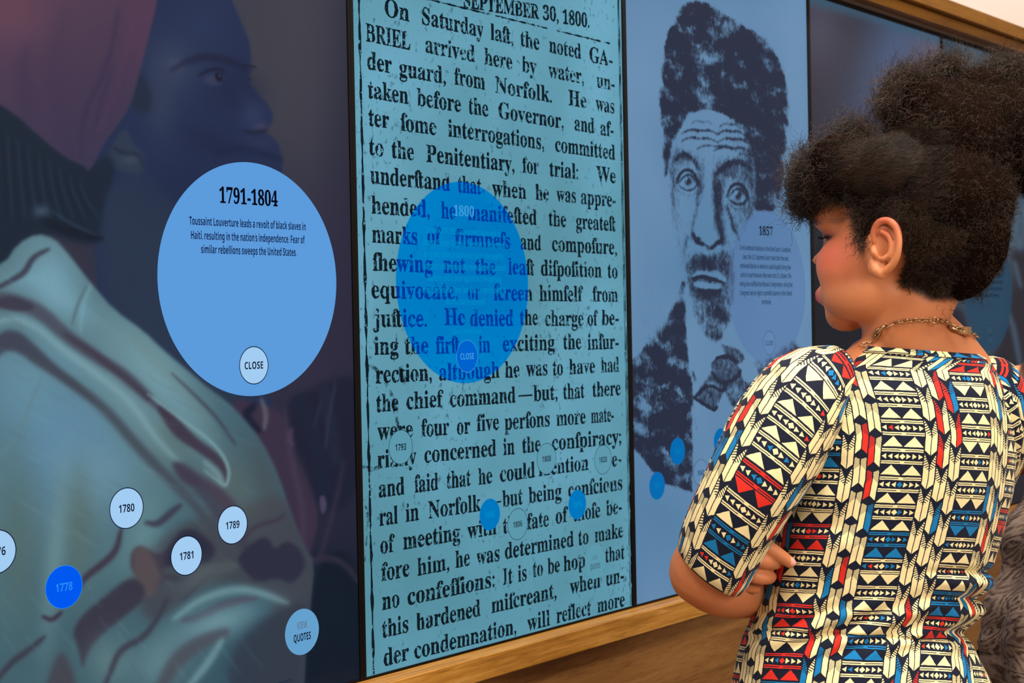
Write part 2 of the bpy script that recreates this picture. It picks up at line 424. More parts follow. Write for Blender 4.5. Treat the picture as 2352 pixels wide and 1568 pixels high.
    rg(180, 1200, 40, 130, OL, .65); rg(40, 1250, 45, 180, (84, 104, 104), .7); rg(125, 1290, 24, 190, (120, 148, 156), .6, .1)
    rg(530, 1120, 70, 90, (92, 98, 96), .7, -.4); rg(610, 1100, 30, 90, (74, 74, 80), .6, -.3); rg(400, 1010, 60, 60, OL, .4)
    rs([(112, 572), (75, 590), (58, 625), (30, 642), (-20, 668)], 7, DK, .9)
    rs([(200, 655), (178, 700), (165, 745)], 4, (84, 104, 112), .8); rs([(208, 655), (190, 700), (185, 760)], 5, LT, .5, 7)
    rs([(-30, 690), (25, 690), (90, 712), (150, 770), (220, 820), (290, 860), (340, 910)], 21, (74, 74, 90), .95, 8, w1=9)
    rp([(-20, 690), (30, 676), (90, 706), (50, 716), (0, 708)], DK, .9)
    rp([(-30, 800), (0, 760), (40, 756), (80, 790), (130, 840), (180, 880), (228, 930), (180, 900), (110, 850), (60, 820), (20, 800), (-20, 830)], DK, .85, 8)
    rs([(-20, 745), (30, 728), (85, 750), (140, 800), (210, 850), (300, 920), (360, 1010), (410, 1060)], 8, (138, 168, 180), .65, 10)
    rs([(150, 768), (230, 820), (330, 905), (390, 960)], 8, PU, .8, 8)
    rs([(70, 822), (150, 868), (240, 935), (320, 1030), (390, 1100), (450, 1160), (505, 1240)], 12, (66, 70, 82), .9, 9)
    rp([(355, 925), (395, 945), (450, 1005), (500, 1040), (525, 1075), (520, 1115), (505, 1080), (460, 1040), (410, 1010), (380, 975)], PU, .95, 6)
    rs([(340, 905), (420, 965), (490, 1015), (528, 1070), (522, 1118), (505, 1108), (470, 1080)], 3.5, (132, 162, 170), .8, 4)
    rs([(470, 1060), (500, 1085), (512, 1112)], 8, (120, 148, 156), .8, 8)
    rp([(395, 1062), (420, 1062), (470, 1098), (520, 1128), (560, 1180), (575, 1230), (530, 1190), (470, 1120), (415, 1110)], (72, 58, 76), .9, 8)
    rs([(402, 1068), (440, 1100), (500, 1170), (560, 1250), (610, 1300)], 14, (60, 54, 74), .75, 12)
    rs([(395, 858), (440, 900), (500, 960), (540, 1020)], 4, (60, 58, 74), .8, 5); rs([(300, 770), (350, 820), (420, 900), (500, 1000)], 12, (110, 130, 128), .4, 14)
    rs([(335, 1200), (362, 1205), (395, 1175), (415, 1160)], 8, DK, .9, 6)
    rs([(278, 1215), (268, 1265), (236, 1295), (195, 1325), (185, 1345)], 8, PU, .95, 6)
    rp([(300, 1310), (300, 1270), (318, 1252), (345, 1265), (370, 1275), (400, 1240), (420, 1212), (470, 1230), (500, 1260), (470, 1275), (400, 1320), (340, 1360), (330, 1330)], (62, 54, 70), .95, 6)
    rp([(300, 1265), (330, 1250), (355, 1280), (372, 1330), (345, 1380), (310, 1340)], (92, 76, 80), .85, 9)
    rp([(375, 1270), (430, 1205), (480, 1240), (500, 1275), (420, 1340), (385, 1330)], (40, 42, 62), .9, 8)
    rp([(300, 1320), (335, 1345), (330, 1380), (280, 1420), (230, 1460), (200, 1500), (190, 1540), (178, 1480), (165, 1450), (190, 1410), (240, 1370)], (56, 50, 66), .95, 7)
    rp([(540, 1280), (600, 1230), (620, 1240), (630, 1262), (660, 1240), (690, 1260), (705, 1300), (670, 1345), (640, 1325), (590, 1340), (560, 1310)], (42, 42, 62), .95, 6)
    rs([(560, 1235), (590, 1205), (640, 1195), (652, 1180)], 5, PU, .8, 6)
    rs([(420, 1378), (450, 1350), (490, 1310), (530, 1300)], 4, DK, .8, 5); rs([(380, 1310), (470, 1310), (540, 1300)], 14, (84, 88, 92), .7, 10)
    rg(450, 1330, 60, 30, (88, 96, 100), .6, -.3)
    rs([(420, 1425), (460, 1418), (520, 1385), (590, 1372)], 10, PU, .95, 6)
    rs([(400, 1420), (460, 1375), (540, 1350), (600, 1360), (660, 1385)], 9, (122, 152, 160), .8, 9)
    rg(500, 1430, 110, 40, (122, 154, 166), .8, -.35); rg(370, 1520, 80, 60, (110, 138, 148), .7, -.5); rg(250, 1520, 50, 60, (120, 142, 146), .5)
    rs([(385, 1375), (362, 1420), (330, 1465), (275, 1490), (255, 1540), (230, 1600)], 7, (58, 54, 70), .9, 7)
    rs([(360, 1600), (400, 1520), (450, 1480), (520, 1450)], 18, (76, 74, 86), .85, 10); rs([(510, 1470), (480, 1520), (430, 1580)], 9, (126, 158, 168), .7, 8)
    rp([(520, 1600), (530, 1500), (580, 1440), (640, 1400), (700, 1380), (720, 1420), (690, 1500), (700, 1600)], (50, 56, 72), .92, 16)
    rp([(100, 1600), (115, 1540), (140, 1490), (165, 1530), (180, 1600)], (70, 60, 72), .8, 10)
    rs([(-20, 1580), (20, 1525), (70, 1490), (102, 1462)], 7, (58, 54, 70), .9, 6); rs([(98, 1415), (120, 1425), (142, 1405)], 6, PU, .95, 4)
    rs([(-20, 1060), (30, 1020), (70, 930), (98, 860)], 4, (98, 128, 138), .7, 6)
    for k in range(150):          # dry brush streaks following the cloth
        x0, y0 = rng.uniform(-20, 560), rng.uniform(600, 1560)
        a = .75+.3*math.sin(y0/210.0); L = rng.uniform(30, 90)
        rs([(x0, y0), (x0+L*.5*math.cos(a), y0+L*.5*math.sin(a)+4), (x0+L*math.cos(a), y0+L*math.sin(a))], rng.uniform(1.2, 3.5), LT if k % 2 else (74, 84, 92), .10, 4)
    P.c *= np.array([.92, .985, .975])
    return np.clip(P.c, 0, 255)

def paint_engraving(px, py):
    """grey = ink tone (0 paper .. 255 full ink)"""
    P = Paint(px, py); P.fill((0, 0, 0))
    nb = P.noise(26, 2); nf = P.noise(11, 9)
    T = lambda v: (v, v, v)
    # coat
    P.poly([(1440, 830), (1466, 812), (1492, 770), (1530, 720), (1555, 680), (1566, 640), (1574, 650), (1578, 780), (1592, 900), (1592, 1100), (1590, 1130), (1560, 1120), (1520, 1110), (1480, 1060), (1446, 1020)], T(235), 6, smooth=False)
    P.glow(1478, 940, 26, 80, T(150), .8); P.glow(1530, 890, 14, 110, T(235), .6, .2); P.glow(1556, 1125, 26, 26, T(120), .6)
    P.poly([(1690, 800), (1712, 812), (1760, 830), (1812, 780), (1830, 776), (1880, 860), (1880, 1200), (1740, 1200), (1700, 1000), (1690, 900)], T(180), 10)
    P.poly([(1668, 640), (1720, 820), (1750, 870), (1700, 880), (1660, 760)], T(0), 4)
    # hair mass
    P.poly([(1522, 300), (1516, 240), (1520, 150), (1528, 90), (1550, 45), (1572, 8), (1610, -2), (1640, 10), (1672, 40), (1700, 52), (1732, 66), (1760, 90), (1784, 130), (1804, 180), (1812, 230), (1808, 320), (1800, 400), (1792, 450), (1784, 490), (1740, 480), (1716, 470), (1735, 400), (1720, 330), (1700, 290), (1660, 262), (1620, 250), (1590, 262), (1570, 290), (1545, 330), (1538, 360), (1530, 420), (1524, 370)], T(250), 9, wob=5)
    P.glow(1625, 130, 26, 60, T(120), .75, .1); P.glow(1560, 150, 20, 24, T(150), .6); P.glow(1668, 60, 26, 14, T(100), .7, .5); P.glow(1740, 190, 10, 40, T(150), .7)
    P.glow(1612, 215, 20, 40, T(120), .7); P.glow(1760, 110, 12, 24, T(150), .6, -.4); P.glow(1660, 200, 10, 26, T(140), .5); P.glow(1560, 240, 12, 30, T(170), .5)
    P.glow(1730, 330, 50, 110, T(255), .65)
    hm = P.c[:, 0]/222
    P.c += (np.clip(hm, 0, 1)*(nf*90+nb*34-22))[:, None]
    # face
    face = [(1546, 330), (1568, 288), (1590, 262), (1620, 250), (1660, 262), (1700, 290), (1722, 330), (1736, 400), (1735, 470), (1700, 560), (1672, 640), (1676, 700), (1668, 760), (1640, 790), (1610, 770), (1592, 720), (1574, 650), (1556, 580), (1544, 500), (1532, 420), (1536, 370)]
    P.poly(face, T(58), 4)
    P.glow(1548, 470, 14, 120, T(150), .7); P.glow(1725, 440, 24, 120, T(170), .7); P.glow(1575, 590, 16, 60, T(140), .6); P.glow(1640, 372, 26, 16, T(120), .5); P.glow(1684, 500, 22, 40, T(110), .5); P.glow(1574, 480, 16, 50, T(30), .5)
    fm = P.polymask(chaikin(face, True), 4)
    P.c += (fm*(nf*14+np.clip((px-1650)/60, 0, 1)*30))[:, None]
    for yy, x0, x1, a in ((280, 1586, 1640, .6), (300, 1566, 1650, 1), (318, 1566, 1648, .9), (336, 1600, 1690, .8), (286, 1652, 1700, .7), (302, 1650, 1710, .9), (320, 1650, 1720, .9), (340, 1640, 1725, .9), (356, 1690, 1735, .6)):
        m = (x0+x1)/2; P.stroke([(x0, yy+6), ((x0+m)/2, yy-4), (m, yy+1), ((x1+m)/2, yy-2), (x1, yy+9)], 3.2, T(205), 3.5, a)
    # brows, sockets, eyes
    P.glow(1572, 362, 26, 22, T(190), .75, .35); P.glow(1548, 400, 10, 50, T(170), .7); P.glow(1610, 420, 12, 50, T(200), .85)
    P.glow(1680, 392, 34, 26, T(195), .8, -.2); P.glow(1652, 440, 12, 60, T(205), .85); P.glow(1706, 400, 22, 40, T(150), .6)
    P.stroke([(1548, 368), (1572, 350), (1598, 372), (1604, 390)], 5, T(225), 5, .85); P.stroke([(1642, 404), (1664, 380), (1700, 368), (1728, 392)], 6, T(225), 5, .85)
    for cx, cy in ((1580, 412), (1695, 444)):
        P.glow(cx, cy, 22, 19, T(30), .95)
        P.stroke([(cx-26, cy+8), (cx-16, cy-18), (cx+4, cy-24), (cx+20, cy-6), (cx+24, cy+14)], 3.4, T(235), 3, .95)
        P.stroke([(cx-22, cy+10), (cx-8, cy-9), (cx+8, cy-12), (cx+20, cy+8)], 2.5, T(225), 3, .9)
        P.stroke([(cx-20, cy+14), (cx-4, cy+26), (cx+12, cy+24), (cx+22, cy+12)], 2.8, T(215), 3, .9)
        P.glow(cx+1, cy+4, 9, 13, T(245), .95); P.glow(cx-4, cy-2, 3.2, 4.5, T(0), .95)
        P.stroke([(cx-24, cy+20), (cx-6, cy+38), (cx+16, cy+34)], 2.4, T(170), 4, .7)
    # nose, folds
    P.stroke([(1604, 400), (1602, 470), (1590, 520), (1588, 550)], 4, T(190), 6, .7)
    P.stroke([(1640, 410), (1646, 470), (1652, 520), (1664, 560)], 9, T(215), 8, .9)
    P.glow(1624, 500, 9, 90, T(0), .85); P.glow(1628, 556, 12, 12, T(10), .7)
    P.stroke([(1592, 536), (1600, 556), (1618, 562), (1630, 572), (1646, 560), (1660, 548)], 5, T(240), 4, .95)
    P.glow(1604, 548, 7, 5, T(250), .9); P.glow(1650, 556, 8, 5, T(250), .9)
    P.stroke([(1670, 470), (1684, 520), (1702, 560)], 3.5, T(200), 4, .8); P.stroke([(1580, 540), (1572, 580), (1566, 610)], 3, T(160), 5, .7)
    P.stroke([(1560, 460), (1566, 520), (1576, 560)], 3, T(130), 6, .6)
    # beard and mouth
    P.poly([(1578, 610), (1600, 574), (1630, 586), (1660, 572), (1690, 590), (1690, 700), (1672, 760), (1648, 792), (1622, 780), (1600, 740), (1588, 690), (1580, 650)], T(185), 9, a=.85, wob=3)
    P.glow(1630, 605, 36, 12, T(235), .8); P.glow(1610, 730, 22, 22, T(120), .6); P.glow(1622, 570, 14, 8, T(60), .5)
    P.stroke([(1592, 636), (1612, 626), (1628, 632), (1644, 626), (1664, 644)], 8, T(50), 4, .95)
    P.stroke([(1590, 640), (1612, 634), (1634, 640), (1664, 650)], 4, T(250), 2.5, .98)
    P.stroke([(1596, 652), (1620, 656), (1652, 660)], 6.5, T(16), 4, .95)
    P.stroke([(1604, 668), (1630, 670), (1654, 668)], 5, T(225), 4, .9)
    bm_ = P.polymask(chaikin([(1578, 610), (1690, 590), (1690, 760), (1648, 800), (1600, 750)], True), 8)
    P.c += (bm_*nf*50)[:, None]
    P.poly([(1592, 780), (1600, 790), (1630, 775), (1660, 780), (1664, 800), (1650, 810), (1640, 786), (1610, 800)], T(110), 6, a=.4)
    # collar and bow tie
    P.poly([(1576, 690), (1600, 760), (1650, 800), (1668, 800), (1640, 880), (1600, 870), (1584, 820)], T(4), 4)
    P.poly([(1668, 790), (1700, 800), (1716, 822), (1700, 840), (1676, 830), (1650, 790)], T(165), 5)
    P.poly([(1634, 852), (1630, 836), (1646, 818), (1666, 814), (1690, 828), (1704, 850), (1710, 900), (1698, 940), (1676, 930), (1664, 900), (1648, 936), (1640, 946), (1612, 926), (1592, 910), (1610, 884), (1628, 860)], T(165), 4, smooth=False)
    P.glow(1640, 885, 18, 8, T(60), .7, .4); P.glow(1690, 900, 12, 18, T(90), .6)
    P.stroke([(1634, 852), (1648, 874), (1668, 880), (1662, 902), (1628, 880), (1596, 912)], 3, T(245), 3); P.stroke([(1664, 880), (1690, 870), (1702, 850)], 3, T(240), 3)
    P.stroke([(1592, 912), (1640, 944), (1648, 934)], 3.5, T(250), 2.5); P.stroke([(1646, 822), (1670, 816), (1694, 832)], 4, T(250), 3)
    P.stroke([(1594, 930), (1600, 980), (1602, 1010)], 2.5, T(150), 4, .7); P.stroke([(1590, 850), (1600, 880)], 3, T(210), 4, .8)
    # background hatching zones (light)
    P.poly([(1440, 600), (1480, 600), (1540, 640), (1560, 690), (1500, 790), (1440, 820)], T(62), 18)
    P.poly([(1820, 690), (1870, 700), (1870, 800), (1840, 800)], T(60), 10)
    return np.clip(P.c, 0, 255)

def engraving_mat():
    m, nt, out = new_mat('engraved_portrait_picture')
    p = principled(nt, out, (0.003, 0.003, 0.004, 1), .35, .08)
    a = nt.nodes.new('ShaderNodeVertexColor'); a.layer_name = 'Col'
    s = nt.nodes.new('ShaderNodeSeparateColor'); nt.links.new(a.outputs[0], s.inputs[0])
    tone = X(nt, s.outputs[0])
    tone = tone._op('POWER', tone, .4545)          # back to even steps
    v = coords(nt, 'Object')
    sx = nt.nodes.new('ShaderNodeSeparateXYZ'); nt.links.new(v, sx.inputs[0])
    nw = noise(nt, 9, 2.0, v); W1 = X(nt, nw.outputs['Fac'])
    x, z = X(nt, sx.outputs[0]), X(nt, sx.outputs[2])
    h1 = ((x*1300.0+z*760.0+W1*60.0).sin()+1.0)*.5
    h2 = ((x*1100.0-z*980.0+W1*80.0).sin()+1.0)*.5
    n2 = noise(nt, 260, 3.0, coords(nt, 'Object', (1, 1, .55)), .6); N2 = X(nt, n2.outputs['Fac'])
    n3 = noise(nt, 70, 3.0, coords(nt, 'Object', (1, 1, .6)), .65); N3 = X(nt, n3.outputs['Fac'])
    th = h1*.22+h2*.12+N2*.62+N3*.62-.24                              # line and grain threshold 0..1
    ink = ((tone*1.10-th)*3.8+.34)
    ink = ink.mn(1.0).mx(0.0)
    nb = noise(nt, 2.2, 2.0, v)
    paper = ramp(nt, nb.outputs['Fac'], [(.35, lc(84, 126, 164)), (.65, lc(102, 140, 176))])
    c = mixc(nt, ink*.95, paper, lc(22, 26, 50))
    nt.links.new(c, p.inputs['Emission Color']); p.inputs['Emission Strength'].default_value = 1.0
    return m

def paint_dark(px, py):
    P = Paint(px, py); P.fill((58, 56, 66))
    d = (px-1860)*.75-(py)*.35
    P.c[:] = np.array([50, 48, 58])
    P.glow(2060, 130, 90, 260, (70, 88, 122), .95, .35); P.glow(2150, 120, 50, 200, (98, 92, 112), .8, .1)  # diagonal lighter band: a screen reflection painted into the picture colour
    P.glow(1880, 60, 60, 120, (84, 84, 104), .6)
    P.glow(1950, 900, 300, 330, (8, 20, 32), 1.0); P.glow(1950, 700, 200, 200, (8, 20, 32), .9)
    P.poly([(1840, -80), (2200, 72), (2200, 122), (2158, 106), (1990, 44), (1860, 12), (1840, 4)], (52, 88, 112), 8, .75, False)
    return np.clip(P.c, 0, 255)
def paint_far(px, py):
    P = Paint(px, py); P.fill((44, 66, 84))
    P.glow(2230, 120, 60, 40, (78, 92, 104), .7); P.glow(2300, 320, 120, 200, (50, 74, 92), .7)
    n = P.noise(20, 4); P.c[:] += (n*5)[:, None]
    P.poly([(2170, 720), (2215, 700), (2240, 860), (2300, 800), (2330, 640), (2322, 560), (2400, 600), (2500, 1100), (2300, 1200), (2180, 900)], (12, 20, 36), 12)
    for p_, w_ in (([(2338, 455), (2332, 520), (2322, 566)], 9), ([(2350, 470), (2360, 560)], 7), ([(2230, 760), (2238, 830), (2250, 850)], 7), ([(2318, 720), (2330, 760), (2345, 850)], 7), ([(2290, 840), (2300, 900), (2296, 940)], 9), ([(2180, 730), (2200, 790), (2215, 850)], 5), ([(2262, 850), (2270, 900), (2290, 960)], 8), ([(2330, 600), (2345, 660)], 6)):
        P.stroke(p_, w_, (62, 88, 108), 6, .75)
    P.glow(2342, 560, 8, 16, (64, 88, 110), .8)
    P.poly([(2325, 900), (2345, 865), (2400, 870), (2420, 1000), (2350, 1010), (2326, 960)], (62, 34, 54), 10)
    P.glow(2340, 912, 8, 18, (128, 122, 140), .9); P.glow(2344, 920, 2.5, 4, (40, 30, 48), .9)
    P.glow(2330, 1010, 80, 60, (20, 36, 54), .8)
    return np.clip(P.c, 0, 255)
def paper_mat():
    m, nt, out = new_mat('newsprint_picture')
    p = principled(nt, out, (0.003, 0.003, 0.004, 1), .35, .08)
    v = coords(nt, 'Object')
    nb = noise(nt, 2.4, 3.0, v, .5)
    base = ramp(nt, nb.outputs['Fac'], [(.32, lc(80, 137, 152)), (.5, lc(91, 151, 172)), (.68, lc(104, 167, 193))])
    n1 = noise(nt, 120, 4.0, coords(nt, 'Object', (1, 1, .7)), .65); n2 = noise(nt, 5.0, 2.0, v)
    sp = X(nt, n1.outputs['Fac'])+X(nt, n2.outputs['Fac'])*.28
    speck = ((sp-.755)*9.0).mn(.65).mx(0.0)
    n3 = noise(nt, 420, 2.0, v); fine = ((X(nt, n3.outputs['Fac'])-.70)*7.0).mn(.35).mx(0.0)
    c = mixc(nt, speck.mx(fine), base, lc(40, 74, 92))
    nt.links.new(c, p.inputs['Emission Color']); p.inputs['Emission Strength'].default_value = 1.0
    return m

def housing(k, parent):
    """thin black frame around the lit area, 6 mm at the sides"""
    x0, x1 = k*PITCH+.0003, (k+1)*PITCH-.0003; z0, z1 = BASE-.0037, BASE+HGT+.0070
    xi0, xi1 = k*PITCH+.006, (k+1)*PITCH-.006
    V = []; F = []
    def ringv(xa, xb, za, zb, y): 
        i = len(V); V.extend([(xa, y, za), (xb, y, za), (xb, y, zb), (xa, y, zb)]); return i
    a = ringv(x0, x1, z0, z1, -.0003); b = ringv(x0, x1, z0, z1, YH+.0006); c = ringv(x0+.0006, x1-.0006, z0+.0006, z1-.0006, YH)
    d = ringv(xi0, xi1, BASE, BASE+HGT, YH); e = ringv(xi0, xi1, BASE, BASE+HGT, YP+.0003)
    for p_, q in ((a, b), (b, c), (c, d), (d, e)):
        for j in range(4): F.append((p_+j, p_+(j+1) % 4, q+(j+1) % 4, q+j))
    F.append((a+3, a+2, a+1, a)); F.append((e, e+1, e+2, e+3))
    return pmesh('housing', V, F, BLACK, parent)
def disc(name, x, z, r, y, mat, parent, n=64, ri=0.0):
    V = []; F = []
    for i in range(n):
        a = 2*math.pi*i/n; V.append((x+r*math.cos(a), y, z+r*math.sin(a)))
    if ri > 0:
        for i in range(n):
            a = 2*math.pi*i/n; V.append((x+ri*math.cos(a), y, z+ri*math.sin(a)))
        F = [(i, (i+1) % n, n+(i+1) % n, n+i) for i in range(n)]
    else: F = [tuple(range(n))]
    return pmesh(name, V, F, mat, parent)

# ---- lettering: outlines come from Blender's built-in typeface
def serif(s):
    r = ''
    for ch in s:
        if 'a' <= ch <= 'z': r += chr(0x1D41A+ord(ch)-97)
        elif 'A' <= ch <= 'Z': r += chr(0x1D400+ord(ch)-65)
        elif '0' <= ch <= '9': r += chr(0x1D7CE+ord(ch)-48)
        else: r += ch
    return r
def sansb(s):
    r = ''
    for ch in s:
        if 'a' <= ch <= 'z': r += chr(0x1D5EE+ord(ch)-97)
        elif 'A' <= ch <= 'Z': r += chr(0x1D5D4+ord(ch)-65)
        elif '0' <= ch <= '9': r += chr(0x1D7EC+ord(ch)-48)
        else: r += ch
    return r
_gc = {}
def _mesh_of(body, off=0.0, res=3):
    c = bpy.data.curves.new('glyph', 'FONT'); c.body = body; c.size = 1.0; c.offset = off; c.resolution_u = res
    o = bpy.data.objects.new('glyph', c)
    me = o.to_mesh()
    V = np.zeros(len(me.vertices)*3); me.vertices.foreach_get('co', V); V = V.reshape(-1, 3)[:, :2].copy()
    F = [tuple(p.vertices) for p in me.polygons]
    o.to_mesh_clear(); bpy.data.objects.remove(o); bpy.data.curves.remove(c)
    return V, F
_bar0 = None
def glyph(ch, style, off):
    global _bar0
    key = (ch, style, off)
    if key in _gc: return _gc[key]
    if _bar0 is None: _bar0 = _mesh_of('|')[0][:, 0].min()
    conv = serif if style == 'serif' else sansb if style == 'sansb' else (lambda s: s)
    if ch == ' ': _gc[key] = (np.zeros((0, 2)), [], .26); return _gc[key]
    src = 'f' if ch == 'ſ' else ch
    V, F = _mesh_of(conv(src), off)
    adv = _mesh_of(conv(src)+'|')[0][:, 0].max() - _mesh_of('|')[0][:, 0].max()
    if ch == 'ſ':                                   # the long s is an f without the right half of its bar
        bm = bmesh.new(); vs = [bm.verts.new((a, b, 0)) for a, b in V]
        for f in F:
            try: bm.faces.new([vs[i] for i in f])
            except ValueError: pass
        zt = V[:, 1].max(); xr = V[:, 0].min()+(V[:, 0].max()-V[:, 0].min())*.50
        ylo, yhi = zt*.52, zt*.70
        for co, no in (((xr, 0, 0), (1, 0, 0)), ((0, ylo, 0), (0, 1, 0)), ((0, yhi, 0), (0, 1, 0))):
            bmesh.ops.bisect_plane(bm, geom=bm.verts[:]+bm.edges[:]+bm.faces[:], plane_co=co, plane_no=no)
        dele = [f for f in bm.faces if f.calc_center_median().x > xr and ylo < f.calc_center_median().y < yhi]
        bmesh.ops.delete(bm, geom=dele, context='FACES')
        bm.verts.index_update()
        V = np.array([v.co[:2] for v in bm.verts]); F = [tuple(v.index for v in f.verts) for f in bm.faces]; bm.free()
        adv *= .86
    _gc[key] = (V, F, adv); return _gc[key]
def layout(text, style='serif', off=0.0):
    V = []; F = []; x = 0.0; n = 0
    for i, ch in enumerate(text):
        gv, gf, adv = glyph(ch, style, off)
        if len(gv): V.append(gv+[x, 0]); F += [tuple(k+n for k in f) for f in gf]; n += len(gv)
        x += adv
        if ch == 'ſ' and i+1 < len(text) and text[i+1] == 't': x -= .03
    V = np.concatenate(V) if V else np.zeros((0, 2))
    return V, F, x
CAPH = {}
def caph(style):
    if style not in CAPH: CAPH[style] = glyph('H', style, 0.0)[0][:, 1].max()
    return CAPH[style]
def put_text(name, words, style, cap, mat, parent, y=YT, off=0.0, rough=0.0):
    """words: list of (text, x0, x1, baseline0, baseline1) in metres on the wall; cap = capital height"""
    V = []; F = []; n = 0; s = cap/caph(style)
    for t, x0, x1, b0, b1 in words:
        gv, gf, w_ = layout(t, style, off)
        if not len(gv): continue
        lo, hi = gv[:, 0].min(), gv[:, 0].max()
        fx = (gv[:, 0]-lo)/(hi-lo)
        X_ = x0+fx*(x1-x0); Z_ = b0+(b1-b0)*fx+gv[:, 1]*s
        if rough:
            X_ = X_+rough*np.sin(Z_*2900+X_*1700)*.6+rng.normal(0, rough*.35, len(X_)); Z_ = Z_+rough*np.sin(X_*2300+7)*.5+rng.normal(0, rough*.35, len(X_))
        V.append(np.stack([X_, np.full(len(X_), y), Z_], 1)); F += [tuple(k+n for k in f) for f in gf]; n += len(gv)
    o = pmesh(name, np.concatenate(V), F, mat, parent)
    if name != 'word': o['kind'] = 'stuff'
    return o
def centred(t, style, cap, xc, z, sx=1.0, width=None, off=0.0):
    w_ = layout(t, style, off)[0]; ww = (w_[:, 0].max()-w_[:, 0].min())*cap/caph(style)*sx
    if width: ww = width
    return (t, xc-ww/2, xc+ww/2, z, z)

LABELS = ['display showing a painted profile portrait in red headscarf and pale robe, leftmost',
          'display showing a magnified old newspaper column with a blue circle over it',
          'display showing an engraved portrait of a man with tall hair and bow tie',
          'mostly dark blank display between the engraved portrait and the far display',
          'farthest display at the right edge, dark teal with a faint circle, behind the hair']
NAMES = 5
disp = []
for k in range(NAMES):
    t = empty('display_panel', ((k-.5)*PITCH, 0, BASE-.0037))
    tag(t, LABELS[k], 'display', 'portrait displays set edge to edge along the wall')
    housing(k-1, t); disp.append(t)
pic = grid_picture('picture', -1, 330, 575, picture_mat('painted_portrait_picture', 1.0, .05, 220), disp[0], paint_profile)
tag(pic, 'painting of a dark-skinned man in profile with a red headscarf')
pic = grid_picture('picture', 1, 290, 520, engraving_mat(), disp[2], paint_engraving)
tag(pic, 'blue-tinted engraving of a man in coat and bow tie')
DK = picture_mat('dim_picture', 1.0, .03)
grid_picture('picture', 2, 60, 110, DK, disp[3], paint_dark)
grid_picture('picture', 3, 130, 230, DK, disp[4], paint_far)
pv = [(.006, YP, BASE), (PITCH-.006, YP, BASE), (PITCH-.006, YP, BASE+HGT), (.006, YP, BASE+HGT)]
pp = pmesh('picture', pv, [(0, 1, 2, 3)], paper_mat(), disp[1]); tag(pp, 'blue-tinted newsprint background')

